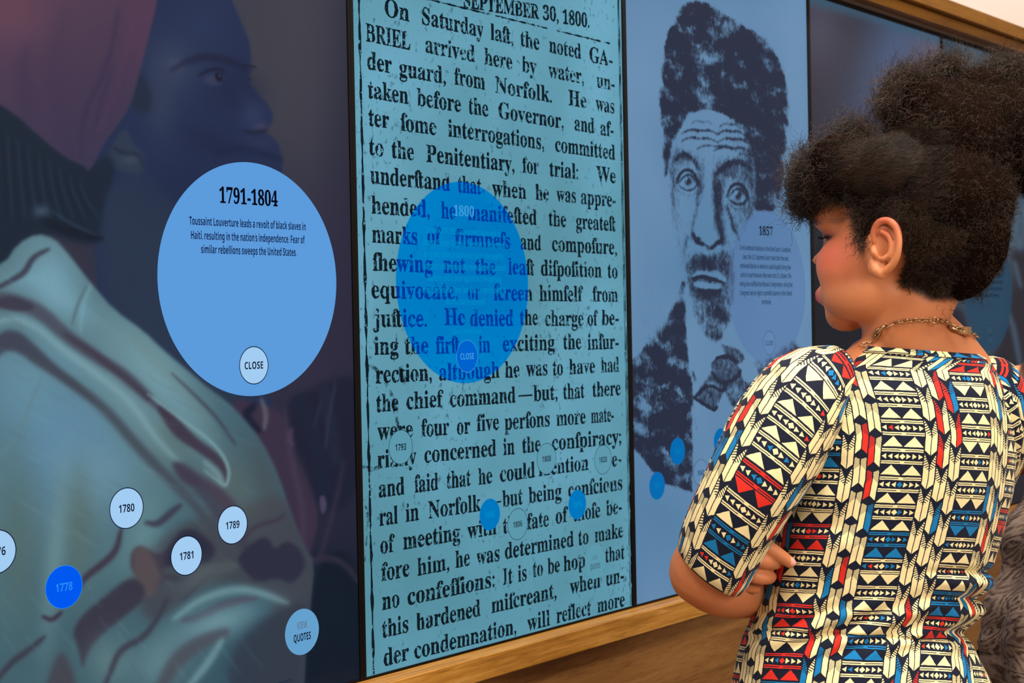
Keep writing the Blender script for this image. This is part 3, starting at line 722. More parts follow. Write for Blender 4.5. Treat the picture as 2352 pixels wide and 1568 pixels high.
# ---- newspaper lines, measured on the photograph and carried to the wall plane
INK = emis('newsprint_ink', lc(8, 10, 18), .97, rough_noise=(170, .34, .39))
INKT = emis('newsprint_thin_ink', lc(8, 10, 18), .97, rough_noise=(170, .38, .44))
Z5 = (780, 0, 3.1357); Z6 = (780, 480, 3.1357); Z7 = (780, 960, 2.5787)
def L(zm, b, *ws): return (zm, b, ws)
lines = [
 L(Z5, (1490, 148, 1785, 195), ('SEPTEMBER', 895, 1438), ('30,', 1465, 1578), ('1800.', 1607, 1800)),
 L(Z5, (480, 147, 1850, 455), ('On', 325, 503), ('Saturday', 595, 1038), ('laſt,', 1088, 1252), ('the', 1303, 1440), ('noted', 1510, 1740), ('GA-', 1800, 1966)),
 L(Z5, (500, 355, 1900, 635), ('BRIEL', 190, 510), ('arrived', 618, 975), ('here', 1045, 1245), ('by', 1315, 1418), ('water,', 1505, 1760), ('un-', 1852, 1980)),
 L(Z5, (220, 500, 1965, 815), ('der', 200, 378), ('guard,', 430, 765), ('from', 828, 1048), ('Norfolk.', 1122, 1530), ('He', 1650, 1780), ('was', 1845, 1980)),
 L(Z5, (220, 705, 1930, 978), ('taken', 205, 495), ('before', 558, 875), ('the', 930, 1072), ('Governor,', 1145, 1615), ('and', 1692, 1835), ('af-', 1878, 1975)),
 L(Z5, (230, 905, 1970, 1150), ('ter', 208, 358), ('ſome', 440, 698), ('interrogations,', 782, 1475), ('committed', 1553, 1985)),
 L(Z5, (240, 1115, 1970, 1320), ('to', 213, 318), ('the', 375, 537), ('Penitentiary,', 625, 1260), ('for', 1318, 1437), ('trial:', 1512, 1720), ('We', 1850, 1990)),
 L(Z5, (240, 1325, 1960, 1490), ('underſtand', 222, 795), ('that', 853, 1022), ('when', 1100, 1345), ('he', 1412, 1508), ('was', 1562, 1703), ('appre-', 1738, 1990)),
 L(Z6, (245, 30, 1985, 158), ('hended,', 230, 650), ('he', 733, 835), ('manifeſted', 925, 1420), ('the', 1507, 1632), ('greateſt', 1703, 1990)),
 L(Z6, (250, 232, 1955, 325), ('marks', 235, 560), ('of', 633, 735), ('firmneſs', 832, 1228), ('and', 1303, 1452), ('compoſure,', 1530, 1998)),
 L(Z6, (255, 437, 1990, 497), ('ſhewing', 240, 672), ('not', 750, 905), ('the', 978, 1125), ('leaſt', 1215, 1405), ('diſpoſition', 1450, 1888), ('to', 1932, 2003)),
 L(Z6, (255, 642, 1995, 668), ('equivocate,', 230, 855), ('or', 925, 1015), ('ſcreen', 1110, 1390), ('himſelf', 1440, 1755), ('from', 1823, 2005)),
 L(Z6, (300, 845, 1950, 835), ('juſtice.', 240, 630), ('He', 757, 905), ('denied', 940, 1252), ('the', 1300, 1430), ('charge', 1480, 1757), ('of', 1787, 1862), ('be-', 1890, 2010)),
 L(Z6, (265, 1050, 1960, 1003), ('ing', 250, 425), ('the', 470, 640), ('firſt', 695, 865), ('in', 1003, 1085), ('exciting', 1175, 1550), ('the', 1612, 1742), ('inſur-', 1787, 2010)),
 L(Z6, (270, 1255, 2000, 1172), ('rection,', 260, 665), ('although', 717, 1152), ('he', 1192, 1297), ('was', 1345, 1498), ('to', 1535, 1610), ('have', 1655, 1840), ('had', 1885, 2013)),
 L(Z6, (280, 1462, 2010, 1340), ('the', 265, 425), ('chief', 482, 750), ('command', 795, 1268), ('—', 1288, 1390), ('but,', 1398, 1570), ('that', 1612, 1765), ('there', 1822, 2025)),
 L(Z7, (245, 128, 1440, 32), ('were', 225, 435), ('four', 485, 650), ('or', 695, 775), ('five', 813, 945), ('perſons', 978, 1245), ('more', 1285, 1458), ('mate-', 1490, 1625)),
 L(Z7, (245, 293, 1655, 150), ('rially', 225, 455), ('concerned', 503, 928), ('in', 970, 1037), ('the', 1082, 1192), ('conſpiracy;', 1258, 1668)),
 L(Z7, (250, 468, 1630, 288), ('and', 232, 385), ('ſaid', 445, 585), ('that', 635, 778), ('he', 822, 905), ('could', 950, 1158), ('mention', 1180, 1475), ('ſeve-', 1520, 1668)),
 L(Z7, (245, 635, 1660, 425), ('ral', 237, 345), ('in', 392, 470), ('Norfolk', 527, 838), ('—', 850, 958), ('but', 965, 1085), ('being', 1120, 1315), ('conſcious', 1355, 1675)),
 L(Z7, (260, 800, 1640, 568), ('of', 242, 328), ('meeting', 377, 715), ('with', 758, 930), ('the', 968, 1085), ('fate', 1112, 1240), ('of', 1280, 1355), ('thoſe', 1385, 1545), ('be-', 1580, 1672)),
 L(Z7, (260, 968, 1670, 702), ('fore', 248, 415), ('him,', 462, 650), ('he', 687, 773), ('was', 810, 948), ('determined', 980, 1387), ('to', 1415, 1475), ('make', 1512, 1680)),
 L(Z7, (265, 1133, 1675, 832), ('no', 253, 355), ('confeſſions:', 403, 920), ('It', 968, 1025), ('is', 1057, 1108), ('to', 1145, 1205), ('be', 1233, 1305), ('hoped', 1327, 1535), ('that', 1575, 1688)),
 L(Z7, (265, 1302, 1660, 973), ('this', 253, 408), ('hardened', 455, 835), ('miſcreant,', 900, 1285), ('when', 1365, 1545), ('un-', 1578, 1685)),
 L(Z7, (280, 1465, 1680, 1115), ('der', 262, 412), ('condemnation,', 443, 1048), ('will', 1112, 1247), ('reflect', 1285, 1490), ('more', 1527, 1690))]
for li, (zm, b, ws) in enumerate(lines):
    fx = lambda q: zm[0]+q/zm[2]
    fy = lambda q: zm[1]+q/zm[2]
    A, B = atY(fx(b[0]), fy(b[1]), YT), atY(fx(b[2]), fy(b[3]), YT)
    sl = (B[2]-A[2])/(B[0]-A[0])
    out = []
    for t, xa, xb in ws:
        ya = b[1]+(b[3]-b[1])*(xa-b[0])/(b[2]-b[0]); yb = b[1]+(b[3]-b[1])*(xb-b[0])/(b[2]-b[0])
        p0, p1 = atY(fx(xa), fy(ya), YT), atY(fx(xb), fy(yb), YT)
        jz = rng.normal(0, .0006)
        out.append((t, p0[0], p1[0], A[2]+sl*(p0[0]-A[0])+jz, A[2]+sl*(p1[0]-A[0])+jz))
    for wd in out: put_text('word', [wd], 'serif', .0262 if li else .0235, INK if li not in (2,) else INKT, disp[1], YT, .009 if li else .016, .0006)
# column rules, worn
def worn_rule(pts, w0, mat, parent, seed, name='column_rule'):
    r = np.random.default_rng(seed); V = []; F = []
    pts = np.array(pts); n = 160
    for i in range(n):
        f = i/(n-1); a = pts[0]*(1-f)+pts[1]*f
        d = pts[1]-pts[0]; d = d/np.linalg.norm(d); nn = np.array([-d[2], 0, d[0]])
        w1 = w0*(.6+.5*r.random()+.35*math.sin(i*.7+seed)); o = r.normal(0, w0*.12)
        V += [a+nn*(w1+o), a-nn*(w1-o)]
    F = [(2*i, 2*i+1, 2*i+3, 2*i+2) for i in range(n-1)]
    return pmesh(name, V, F, mat, parent)
zt, zb = BASE+HGT-.001, BASE+.001
xr0 = atY(858, 1530, YT)[0]
worn_rule([(xr0-.003, YT, zt), (xr0, YT, zb)], .0026, INK, disp[1], 1)
xr1 = PITCH-.0105
worn_rule([(xr1-.006, YT, zt), (xr1-.001, YT, zb)], .0011, INK, disp[1], 2); worn_rule([(xr1-.003, YT, zt), (xr1+.0035, YT, zb)], .0014, INK, disp[1], 3)
a_, b_ = atY(990, 0, YT), atY(1405, 101, YT)
a_ = b_+(a_-b_)*1.12
worn_rule([a_, b_], .0015, emis('newsprint_rule_ink', lc(8, 10, 18), .97, rough_noise=(40, .40, .44)), disp[1], 5, 'date_rule')
def blot(pts, ws_, nm='ink_stain'):
    V = []; F = []
    P_ = [atY(x, y, YT+.0001) for x, y in chaikin(pts, False)]
    for i, a in enumerate(P_):
        d = P_[min(i+1, len(P_)-1)]-P_[max(i-1, 0)]; d = d/np.linalg.norm(d); nn = np.array([-d[2], 0, d[0]])
        f = i/(len(P_)-1); w_ = np.interp(f, np.linspace(0, 1, len(ws_)), ws_)*(1+.25*math.sin(i*1.9))
        V += [a+nn*w_, a-nn*w_]
    pmesh(nm, V, [(2*i, 2*i+1, 2*i+3, 2*i+2) for i in range(len(P_)-1)], STAIN, disp[1])
STAIN = emis('ink_stain_print', lc(20, 34, 48), .85, rough_noise=(120, .42, .60))
blot([(845, 838), (868, 850), (885, 876), (900, 905), (910, 945), (914, 985)], (.001, .004, .003, .005, .002))
blot([(832, 1070), (855, 1080), (882, 1068)], (.002, .004, .001)); blot([(836, 1145), (846, 1190), (842, 1240), (838, 1290)], (.001, .003, .002, .001))
blot([(912, 760), (908, 790), (905, 830)], (.001, .003, .001)); blot([(915, 845), (930, 868), (938, 880)], (.003, .010, .004))
blot([(975, 681), (986, 684), (994, 680)], (.003, .006, .002))

# ---- circles, buttons and their captions
CIRC = emis('pale_blue_circle', lc(92, 155, 220)); CIRC2 = emis('view_button_blue', lc(100, 160, 205))
BTN = emis('year_button_white', lc(162, 204, 242)); RING = emis('button_ring_dark', lc(10, 16, 44))
NAVY = emis('button_print_navy', lc(10, 16, 40)); NAVY2 = emis('faded_print', lc(96, 120, 150)); BLK = emis('heading_print_black', lc(5, 6, 20))
PARA = emis('paragraph_print', lc(14, 30, 74)); BLUE = emis('active_button_blue', lc(0, 88, 240)); BLUET = emis('active_button_print', lc(40, 140, 246))
def button(k, x, z, r, fill, ring, text, tcol, cap=.0098, sx=.78, label=None, rw=.0011, style='sansb', name='year_button', y=YO, parts2=None):
    if k == 0 and y == YO: y = YT-.0003
    b = disc(name, x, z, r, y-.00008, fill, disp[k+1]); tag(b, label)
    if ring: disc('button_ring', x, z, r+rw*.5, y-.00012, ring, b, 64, r-rw*.6)
    if text: put_text('caption', [centred(text, style, cap, x, z-cap*.5, sx)], style, cap, tcol, b, y-.00018)
    if parts2:
        for t, dz, cp, cl in parts2: put_text('caption', [centred(t, style, cp, x, z+dz, sx)], style, cp, cl, b, y-.00018)
    return b
Bz = BASE
# left display
c1 = disc('text_circle', -.195, Bz+.578, .158, YO, CIRC, disp[0], 128); tag(c1, 'large pale blue circle with printed text')
put_text('heading', [centred('1791-1804', 'serif', .0200, -.1975, Bz+.679, 1, .103, .02)], 'serif', .0200, BLK, c1, YT, .012)
A0 = atY(436, 522, YT); 
for t, xa, xb, zz in (('Toussaint Louverture leads a revolt of black slaves in', 435, 702, 0), ('Haiti, resulting in the nation\'s independence. Fear of', 439, 700, 1), ('similar rebellions sweeps the United States.', 462, 681, 2)):
    yb = (518, 549, 579)[zz]; p0, p1 = atY(xa, yb-(0 if zz else 3), YT), atY(xb, yb, YT)
    zc = Bz+(.6478, .6292, .6112)[zz]
    put_text('text_line', [(t, p0[0], p1[0], zc, zc)], 'sansb', .0105, PARA, c1, YT)
for t, x, z in (('1776', -.5905, .2585), ('1780', -.408, .290), ('1781', -.316, .219), ('1789', -.238, .250)):
    button(-1, x, Bz+z, .0253, BTN, RING, t, NAVY, label='pale round button reading %s' % t)
button(-1, -.501, Bz+.205, .0256, BLUE, BLUET, '1778', BLUET, label='bright blue round button reading 1778', rw=.0006)
button(-1, -.195, Bz+.4615, .0253, BTN, RING, 'CLOSE', NAVY, .0098, .80, 'pale round button reading CLOSE', name='close_button')
button(-1, -.117, Bz+.087, .032, CIRC2, None, None, NAVY, name='quotes_button', label='pale blue round button reading VIEW QUOTES', sx=.56, parts2=[('VIEW', .0045, .0098, NAVY2), ('QUOTES', -.0125, .0105, NAVY)])
put_text('caption', [('DETROIT CHROMO LITH OFFICE', atY(520, 1575)[0], atY(668, 1536)[0], Bz+.0205, Bz+.0215)], 'sansb', .0042, emis('dim_caption_print', lc(34, 42, 62)), disp[0], YT)
# newspaper display
OV = emis('blue_overlay', (0.0, .034, .34, 1), tint=(0.0, .56, .54, 1)); OV2 = emis('blue_overlay_button', lc(0, 98, 205))
OVT = emis('overlay_text_print', lc(0, 142, 200), .85); OVH = emis('overlay_heading_print', lc(62, 160, 222), .95)
c2 = disc('text_circle', .245, Bz+.578, .1585, YO-.0004, OV, disp[1], 128); tag(c2, 'large translucent blue circle')
put_text('heading', [centred('1800', 'serif', .0160, .2445, Bz+.6825, 1, .0485)], 'serif', .0160, OVH, c2, YT-.0006)
for i, t in enumerate(('Gabriel (1776-1800), an enslaved blacksmith in', 'Henrico County, Virginia, hires out in Richmond,', 'along with others, a large revolt, but it is betrayed by', 'informants and troops quickly move. Gabriel is captured', 'awaiting and is interrogated but the uprising', 'emboldened the slave law that he was hanged in', 'and that was in Richmond')):
    hw = (.0885, .099, .096, .1, .089, .1, .0475)[i]; zc = Bz+.6525-.0182*i
    put_text('text_line', [(t, .2445-hw, .2445+hw, zc, zc)], 'sansb', .0102, OVT, c2, YT-.0006)
put_text('text_line', [('Library North Carol', .2445-.035, .2445+.035, Bz+.4975, Bz+.4975)], 'sansb', .0085, OVT, c2, YT-.0006)
button(0, .2455, Bz+.462, .0253, OV2, OVH, 'CLOSE', OVH, .0098, .80, 'blue round button reading CLOSE', name='close_button', y=YO-.0006, rw=.0008)
CLR = emis('clear_button_face', lc(92, 152, 172)); RINGD = emis('thin_button_ring', lc(22, 44, 60)); NV3 = emis('clear_button_print', lc(24, 40, 54)); BL2 = emis('blue_button_face', lc(0, 118, 190)); BL2T = emis('blue_button_print', lc(0, 142, 196))
for t, x, z, r in (('1793', .0895, .330, .0256), ('1808', .444, .2845, .026), ('1820', atY(1382, 1055)[0], atY(1382, 1055)[2]-Bz, .0255), ('1806', atY(1186, 1203)[0], atY(1186, 1203)[2]-Bz, .0256)):
    button(0, x, Bz+z, r, CLR, RINGD, t, NAVY if t == '1793' else NV3, label='newsprint-coloured round button reading %s' % t, rw=.0008)
for t, p_ in (('1805', (1122, 1181)), ('1815', (1323, 1158))):
    q = atY(*p_); button(0, q[0], q[2], .0254, BL2, None, t, BL2T, label='blue round button reading %s' % t)
button(0, .576, Bz+.094, .030, CLR, None, None, NV3, name='quotes_button', label='newsprint-coloured button reading VIEW QUOTES', sx=.56, parts2=[('VIEW', .0035, .0078, emis('faded_print_dim', lc(80, 128, 146))), ('QUOTES', -.0125, .0095, emis('quotes_print_dim', lc(58, 92, 110)))])
# engraving display
OV3 = emis('pale_overlay', (.055, .085, .155, 1), tint=(.42, .52, .60, 1))
c3 = disc('text_circle', 1.1965, Bz+.5785, .158, YO, OV3, disp[2], 128); tag(c3, 'large translucent pale circle with printed text')
SM = emis('small_print', lc(30, 52, 88)); SMH = emis('small_heading_print', lc(16, 24, 36))
put_text('heading', [centred('1857', 'serif', .0175, 1.191, Bz+.6850, 1, .056, .01)], 'serif', .0175, SMH, c3, YT, .012)
for i, t in enumerate(('In its landmark decision in the Dred Scott v. Sandford', 'case, the U.S. Supreme Court ruled that free and', 'enslaved blacks in America could legally bring law', 'suits in court because they were not U.S. citizens. The', 'ruling also nullified the Missouri Compromise, ruling that', 'Congress had no right to prohibit slavery in the United', 'territories.')):
    xa, xb = ((75, 985), (125, 945), (78, 992), (85, 1000), (68, 1022), (78, 1010), (470, 640))[i]
    yy = 510+(515, 672, 826, 990, 1148, 1308, 1470)[i]/7.84
    p0, p1 = atY(1690+xa/7.84, yy, YT), atY(1690+xb/7.84, yy, YT); zc = Bz+.6525-.0182*i
    put_text('text_line', [(t, p0[0], p1[0], zc, zc)], 'sansb', .0100, SM, c3, YT)
OV4 = emis('pale_overlay_button', (.02, .03, .045, 1), tint=(.9, .92, .95, 1)); RG3 = emis('faint_ring', lc(52, 72, 100))
button(1, 1.1965, Bz+.4635, .0245, OV4, RG3, 'CLOSE', emis('faint_print', lc(58, 82, 112)), .0095, .8, 'faint round button reading CLOSE', name='close_button', y=YO-.0002, rw=.0009)
BL3 = emis('blue_button_face_dim', lc(8, 106, 176)); BL3T = emis('blue_button_print_dim', lc(4, 124, 184))
for t, p_ in (('1831', (1507, 1115)), ('1839', (1554, 1036)), ('1850', (1653, 1013))):
    q = atY(*p_); button(1, q[0], q[2], .0256, BL3, None, t, BL3T, label='blue round button %s on the engraved portrait' % {'1831': 'lowest left', '1839': 'in the middle', '1850': 'partly behind the sleeve'}[t])
q = atY(1607, 1085); button(1, q[0], q[2], .0256, OV4, RG3, '1842', emis('faint_print_b', lc(50, 70, 100)), label='clear ringed button beside the sleeve', y=YO-.0002, rw=.0009)
# far display
c5 = disc('text_circle', 2.362, Bz+.578, .158, YO, emis('dim_circle', lc(46, 72, 94), .85), disp[4], 96); tag(c5, 'dim teal circle with faint lines')
for i in range(6):
    hw = (.09, .088, .098, .095, .09, .07)[i]; zc = Bz+.6525-.0182*i
    put_text('text_line', [(('slaves and free people of the United States', 'fight to end bondage in every state, and', 'thousands escape by night on foot and by', 'boat to reach the free states in the North', 'where many speak, write and print for', 'the cause of liberty.')[i], 2.362-hw, 2.362+hw, zc, zc)], 'sansb', .0100, emis('dim_print', lc(20, 32, 50)), c5, YT)
button(3, 2.362, Bz+.4615, .0245, emis('dim_button_face', lc(50, 76, 96)), emis('dim_ring', lc(28, 44, 62)), 'CLOSE', emis('dim_button_print', lc(30, 46, 62)), .0095, .8, 'dim round button reading CLOSE', name='close_button', y=YO-.0003, rw=.0009)
# ---------------------------------------------------------------- the visitor in the patterned dress
ZP = 1.85
MPX = ZP/FPX                               # metres per photo pixel at her distance
def Q(px, py, dz=0.0): return atD(px, py, ZP+dz)
foot = Q(2005, 784, .095); person = empty('person', (foot[0], foot[1], 0.0))
tag(person, 'woman seen from behind with a dark curly updo, arms crossed, wearing a patterned dress', 'person')

def tube(path, radii, n=20, caps=True, flat=None):
    """closed tapering tube through 3-D points; returns verts, faces, ring frames"""
    path = [np.array(p, float) for p in path]
    # resample smoothly (Catmull-Rom)
    P_, R_ = [], []
    m = len(path)
    for i in range(m-1):
        p0 = path[max(i-1, 0)]; p1 = path[i]; p2 = path[i+1]; p3 = path[min(i+2, m-1)]
        r0 = radii[max(i-1, 0)]; r1 = radii[i]; r2 = radii[i+1]; r3 = radii[min(i+2, m-1)]
        L_ = np.linalg.norm(p2-p1); k = max(2, int(L_/max(.35*min(r1, r2), .003)))
        for j in range(k):
            t = j/k
            c = lambda a, b, c_, d: .5*((2*b)+(-a+c_)*t+(2*a-5*b+4*c_-d)*t*t+(-a+3*b-3*c_+d)*t**3)
            P_.append(c(p0, p1, p2, p3)); R_.append(c(r0, r1, r2, r3))
    P_.append(path[-1]); R_.append(radii[-1])
    if caps:                                 # rounded ends
        d0 = P_[0]-P_[1]; d0 /= np.linalg.norm(d0); d1 = P_[-1]-P_[-2]; d1 /= np.linalg.norm(d1)
        a = [(P_[0]+d0*R_[0]*math.sin(q), R_[0]*math.cos(q)) for q in (1.5, 1.15, .8, .4)]
        b = [(P_[-1]+d1*R_[-1]*math.sin(q), R_[-1]*math.cos(q)) for q in (.4, .8, 1.15, 1.5)]
        P_ = [q[0] for q in a]+P_+[q[0] for q in b]; R_ = [q[1] for q in a]+R_+[q[1] for q in b]
    V = []; F = []; nrm = None; rings = []
    for i, p in enumerate(P_):
        t = P_[min(i+1, len(P_)-1)]-P_[max(i-1, 0)]; t = t/np.linalg.norm(t)
        if nrm is None:
            u = np.cross(t, np.array([0, 0, 1.0])); 
            if np.linalg.norm(u) < .2: u = np.cross(t, FW)
            nrm = u/np.linalg.norm(u)
        nrm = nrm-t*(nrm@t); nrm = nrm/np.linalg.norm(nrm); bn = np.cross(t, nrm)
        rings.append((p, nrm, bn, t, R_[i]))
        for j in range(n):
            a = 2*math.pi*j/n; V.append(p+(nrm*math.cos(a)+bn*math.sin(a))*R_[i])
    for i in range(len(P_)-1):
        for j in range(n): F.append((i*n+j, i*n+(j+1) % n, (i+1)*n+(j+1) % n, (i+1)*n+j))
    F.append(tuple(range(n))[::-1]); F.append(tuple((len(P_)-1)*n+j for j in range(n)))
    return V, F, rings
def ellip(c, ax, n=24):
    """ellipsoid; ax: three axis vectors"""
    V = []; F = []; m = n//2
    for i in range(m+1):
        th_ = math.pi*(i+.001 if i == 0 else i-.001 if i == m else i)/m
        for j in range(n):
            ph = 2*math.pi*j/n
            V.append(np.array(c)+ax[0]*math.sin(th_)*math.cos(ph)+ax[1]*math.sin(th_)*math.sin(ph)+ax[2]*math.cos(th_))
    for i in range(m):
        for j in range(n): F.append((i*n+j, (i+1)*n+j, (i+1)*n+(j+1) % n, i*n+(j+1) % n))
    F.append(tuple(range(n))); F.append(tuple(m*n+j for j in range(n))[::-1])
    return V, F
class Mix:
    def __init__(s): s.V = []; s.F = []
    def add(s, vf):
        n = len(s.V); s.V += [np.asarray(v) for v in vf[0]]; s.F += [tuple(k+n for k in f) for f in vf[1]]; return s
def remesh(V, F, voxel, smooth=4, fac=.5):
    me = bpy.data.meshes.new('tmp'); me.from_pydata([tuple(v) for v in V], [], F); me.update()
    bm = bmesh.new(); bm.from_mesh(me); bmesh.ops.recalc_face_normals(bm, faces=bm.faces[:]); bm.to_mesh(me); bm.free()
    o = bpy.data.objects.new('tmp', me); COL.objects.link(o)
    m = o.modifiers.new('r', 'REMESH'); m.mode = 'VOXEL'; m.voxel_size = voxel
    if smooth:
        s = o.modifiers.new('s', 'SMOOTH'); s.iterations = smooth; s.factor = fac
    dg = bpy.context.evaluated_depsgraph_get(); dg.update()
    ev = o.evaluated_get(dg); m2 = bpy.data.meshes.new_from_object(ev)
    nv = np.zeros(len(m2.vertices)*3); m2.vertices.foreach_get('co', nv)
    fs = np.zeros(len(m2.loops), np.int32); m2.loops.foreach_get('vertex_index', fs)
    bpy.data.objects.remove(o); bpy.data.meshes.remove(me); bpy.data.meshes.remove(m2)
    return nv.reshape(-1, 3), fs.reshape(-1, 4)

# head frame
HA = math.radians(27)
vdir = ray(2095, 600); vaz = math.atan2(vdir[1], vdir[0])
HB = np.array([math.cos(vaz), math.sin(vaz), 0]); HR = np.array([math.sin(vaz), -math.cos(vaz), 0]); HZ = np.array([0, 0, 1.0])
HF = -HR*math.cos(HA)+HB*math.sin(HA)      # where the face looks
HL = -HB*math.cos(HA)-HR*math.sin(HA)      # towards her left ear
HC = Q(2030, 575, -.040) - HL*.074         # midpoint between the ears
def head_vf(C, Fd, Ld, Ud, s=1.0, n=150, m=110):
    """head as one star-shaped surface: smooth union of skull, face and jaw volumes with features"""
    E = []  # (centre f,l,u ; radii f,l,u)
    E.append((( -.012, 0, .048), (.100, .078, .088)))      # cranium
    E.append((( .040, 0, .000), (.070, .066, .085)))
    E.append((( .066, .032, -.014), (.046, .036, .044)))  # cheeks
    E.append((( .066, -.032, -.014), (.046, .036, .044)))
    E.append((( .050, .030, -.050), (.056, .036, .034)))  # jaw
    E.append((( .050, -.030, -.050), (.056, .036, .034)))
    E.append((( .064, .027, -.036), (.044, .036, .044)))
    E.append((( .064, -.027, -.036), (.044, .036, .044)))
    E.append((( .090, 0, -.070), (.028, .034, .026)))     # chin
    E.append((( .100, 0, -.048), (.028, .032, .022)))     # mouth mound
    E.append((( .088, 0, .045), (.036, .056, .040)))      # forehead
    ths = np.linspace(0.02, math.pi-.02, m); phs = np.linspace(0, 2*math.pi, n, endpoint=False)
    T, Pp = np.meshgrid(ths, phs, indexing='ij')
    D = np.stack([np.sin(T)*np.cos(Pp), np.sin(T)*np.sin(Pp), np.cos(T)], -1).reshape(-1, 3)
    o = np.array([.02, 0, -.005])
    def field(P):
        k = 28.0; acc = 0
        for c, r in E:
            d = (np.sqrt((((P-np.array(c))/np.array(r))**2).sum(-1))-1)*min(r)
            acc = acc+np.exp(-k*d/.012*.12*3)
        return -np.log(acc)
    lo = np.zeros(len(D)); hi = np.full(len(D), .22)
    for _ in range(26):
        mid = (lo+hi)/2; f_ = field(o+D*mid[:, None]); ins = f_ < 0
        lo = np.where(ins, mid, lo); hi = np.where(ins, hi, mid)
    P = o+D*lo[:, None]
    f, l, u = P[:, 0], P[:, 1], P[:, 2]
    front = 1/(1+np.exp(-(f-.06)/.008))
    g = lambda l0, u0, sl, su: np.exp(-((l-l0)/sl)**2-((u-u0)/su)**2)*front
    al = np.abs(l)
    ga = lambda l0, u0, sl, su: np.exp(-((al-l0)/sl)**2-((u-u0)/su)**2)*front
    df = np.zeros(len(P))
    df += .027*g(0, -.006, .010, .012)+.014*g(0, .010, .007, .016)+.008*ga(.011, -.010, .006, .007)   # nose
    df -= .013*ga(.032, .022, .017, .012)                                                          # sockets
    df += .007*ga(.032, .021, .011, .008)                                                           # lids over the eyeballs
    df += .005*ga(.030, .040, .020, .007)                                                           # brow ridge
    df += .0085*g(0, -.046, .019, .0045)+.0095*g(0, -.056, .017, .0050)-.004*g(0, -.0508, .02, .0018)      # lips
    df -= .004*g(0, -.068, .018, .006)+.0025*g(0, -.034, .005, .007)
    df += .004*g(0, -.088, .014, .010)
    P[:, 0] += df
    return P, D, (m, n)
HS = 1.0
def head_world(P, C, Fd, Ld, Ud, s): return C + (P[:, :1]*Fd+P[:, 1:2]*Ld+P[:, 2:]*Ud)*s
hp, hd, (hm_, hn) = head_vf(None, None, None, None)
headV = head_world(hp, HC, HF, HL, HZ, HS)
headF = [(i*hn+j, (i+1)*hn+j, (i+1)*hn+(j+1) % hn, i*hn+(j+1) % hn) for i in range(hm_-1) for j in range(hn)]
headF += [tuple(range(hn)), tuple((hm_-1)*hn+j for j in range(hn))[::-1]]

HAIRLINE = [(1868, 425), (1895, 440), (1940, 455), (1962, 485), (1974, 530), (1984, 556), (1996, 530), (2012, 512), (2050, 508), (2074, 540), (2078, 600), (2070, 640), (2090, 668), (2140, 690), (2420, 690), (2420, 200), (1850, 240)]
def scalp_mask(Vw):
    l = (Vw-HC)@HL
    Vm = Vw + HL*((-l+np.abs(l))[:, None])
    px, py = proj(Vm)
    near = (np.linalg.norm(Vw-HC-HZ*.03, axis=1) < .17)
    return Paint(px, py).polymask(HAIRLINE, 7)*near
SKC = dict(base=(196, 122, 84))
def skin_mat():
    m, nt, out = new_mat('warm_brown_skin')
    p = principled(nt, out, rough=.48, spec=.35)
    p.inputs['Subsurface Weight'].default_value = .06; p.inputs['Subsurface Radius'].default_value = (.012, .004, .002)
    p.inputs['Subsurface Scale'].default_value = .5
    a = nt.nodes.new('ShaderNodeVertexColor'); a.layer_name = 'Col'
    n = noise(nt, 45, 4.0, coords(nt, 'Object')); g = X(nt, n.outputs['Fac'])*.16+.92
    mu = nt.nodes.new('ShaderNodeVectorMath'); mu.operation = 'SCALE'
    nt.links.new(a.outputs[0], mu.inputs[0]); nt.links.new(g.v, mu.inputs['Scale']); nt.links.new(mu.outputs[0], p.inputs['Base Color'])
    n2 = noise(nt, 900, 2.0, coords(nt, 'Object')); bump(nt, n2.outputs['Fac'], p, .12, .0004)
    return m
SKIN = skin_mat()

# body pieces
body = Mix()
body.add((headV, headF))
# neck, flaring into the shoulders
nb = Q(2100, 650, .035)
body.add(tube([nb, Q(2085, 700, .03), Q(2076, 750, .035), Q(2086, 800, .045), Q(2100, 850, .06)], [.058, .054, .051, .056, .062], 28)[:2])
body.add(tube([Q(2130, 742, .045), Q(2185, 800, .05), Q(2225, 850, .055)], [.028, .030, .030], 20)[:2])
body.add(tube([Q(2040, 800, .04), Q(1960, 868, .02), Q(1850, 905, -.01)], [.030, .034, .040], 20)[:2])
body.add(ellip(Q(2110, 822, .055), (RT*.068, FW*.060, UP*.022)))
body.add(ellip(Q(2085, 900, .065), (RT*.108, FW*.085, UP*.050)))
body.add(ellip(Q(2070, 1040, .07), (RT*.118, FW*.09, UP*.16)))
body.add(ellip(Q(2000, 1300, .07), (RT*.096, FW*.080, UP*.15)))
body.add(ellip(Q(1985, 1560, .08), (RT*.118, FW*.100, UP*.14)))
# left arm: upper arm, bent elbow, forearm going round in front of her
body.add(tube([Q(1850, 900, -.02), Q(1740, 1080, -.03), Q(1660, 1230, -.02), Q(1617, 1312, .0)], [.048, .046, .042, .043], 24)[:2])
body.add(tube([Q(1619, 1314, .0), Q(1660, 1344, .03), Q(1730, 1350, .09), Q(1850, 1330, .19), Q(1960, 1300, .235)], [.0425, .039, .036, .029, .024], 24)[:2])
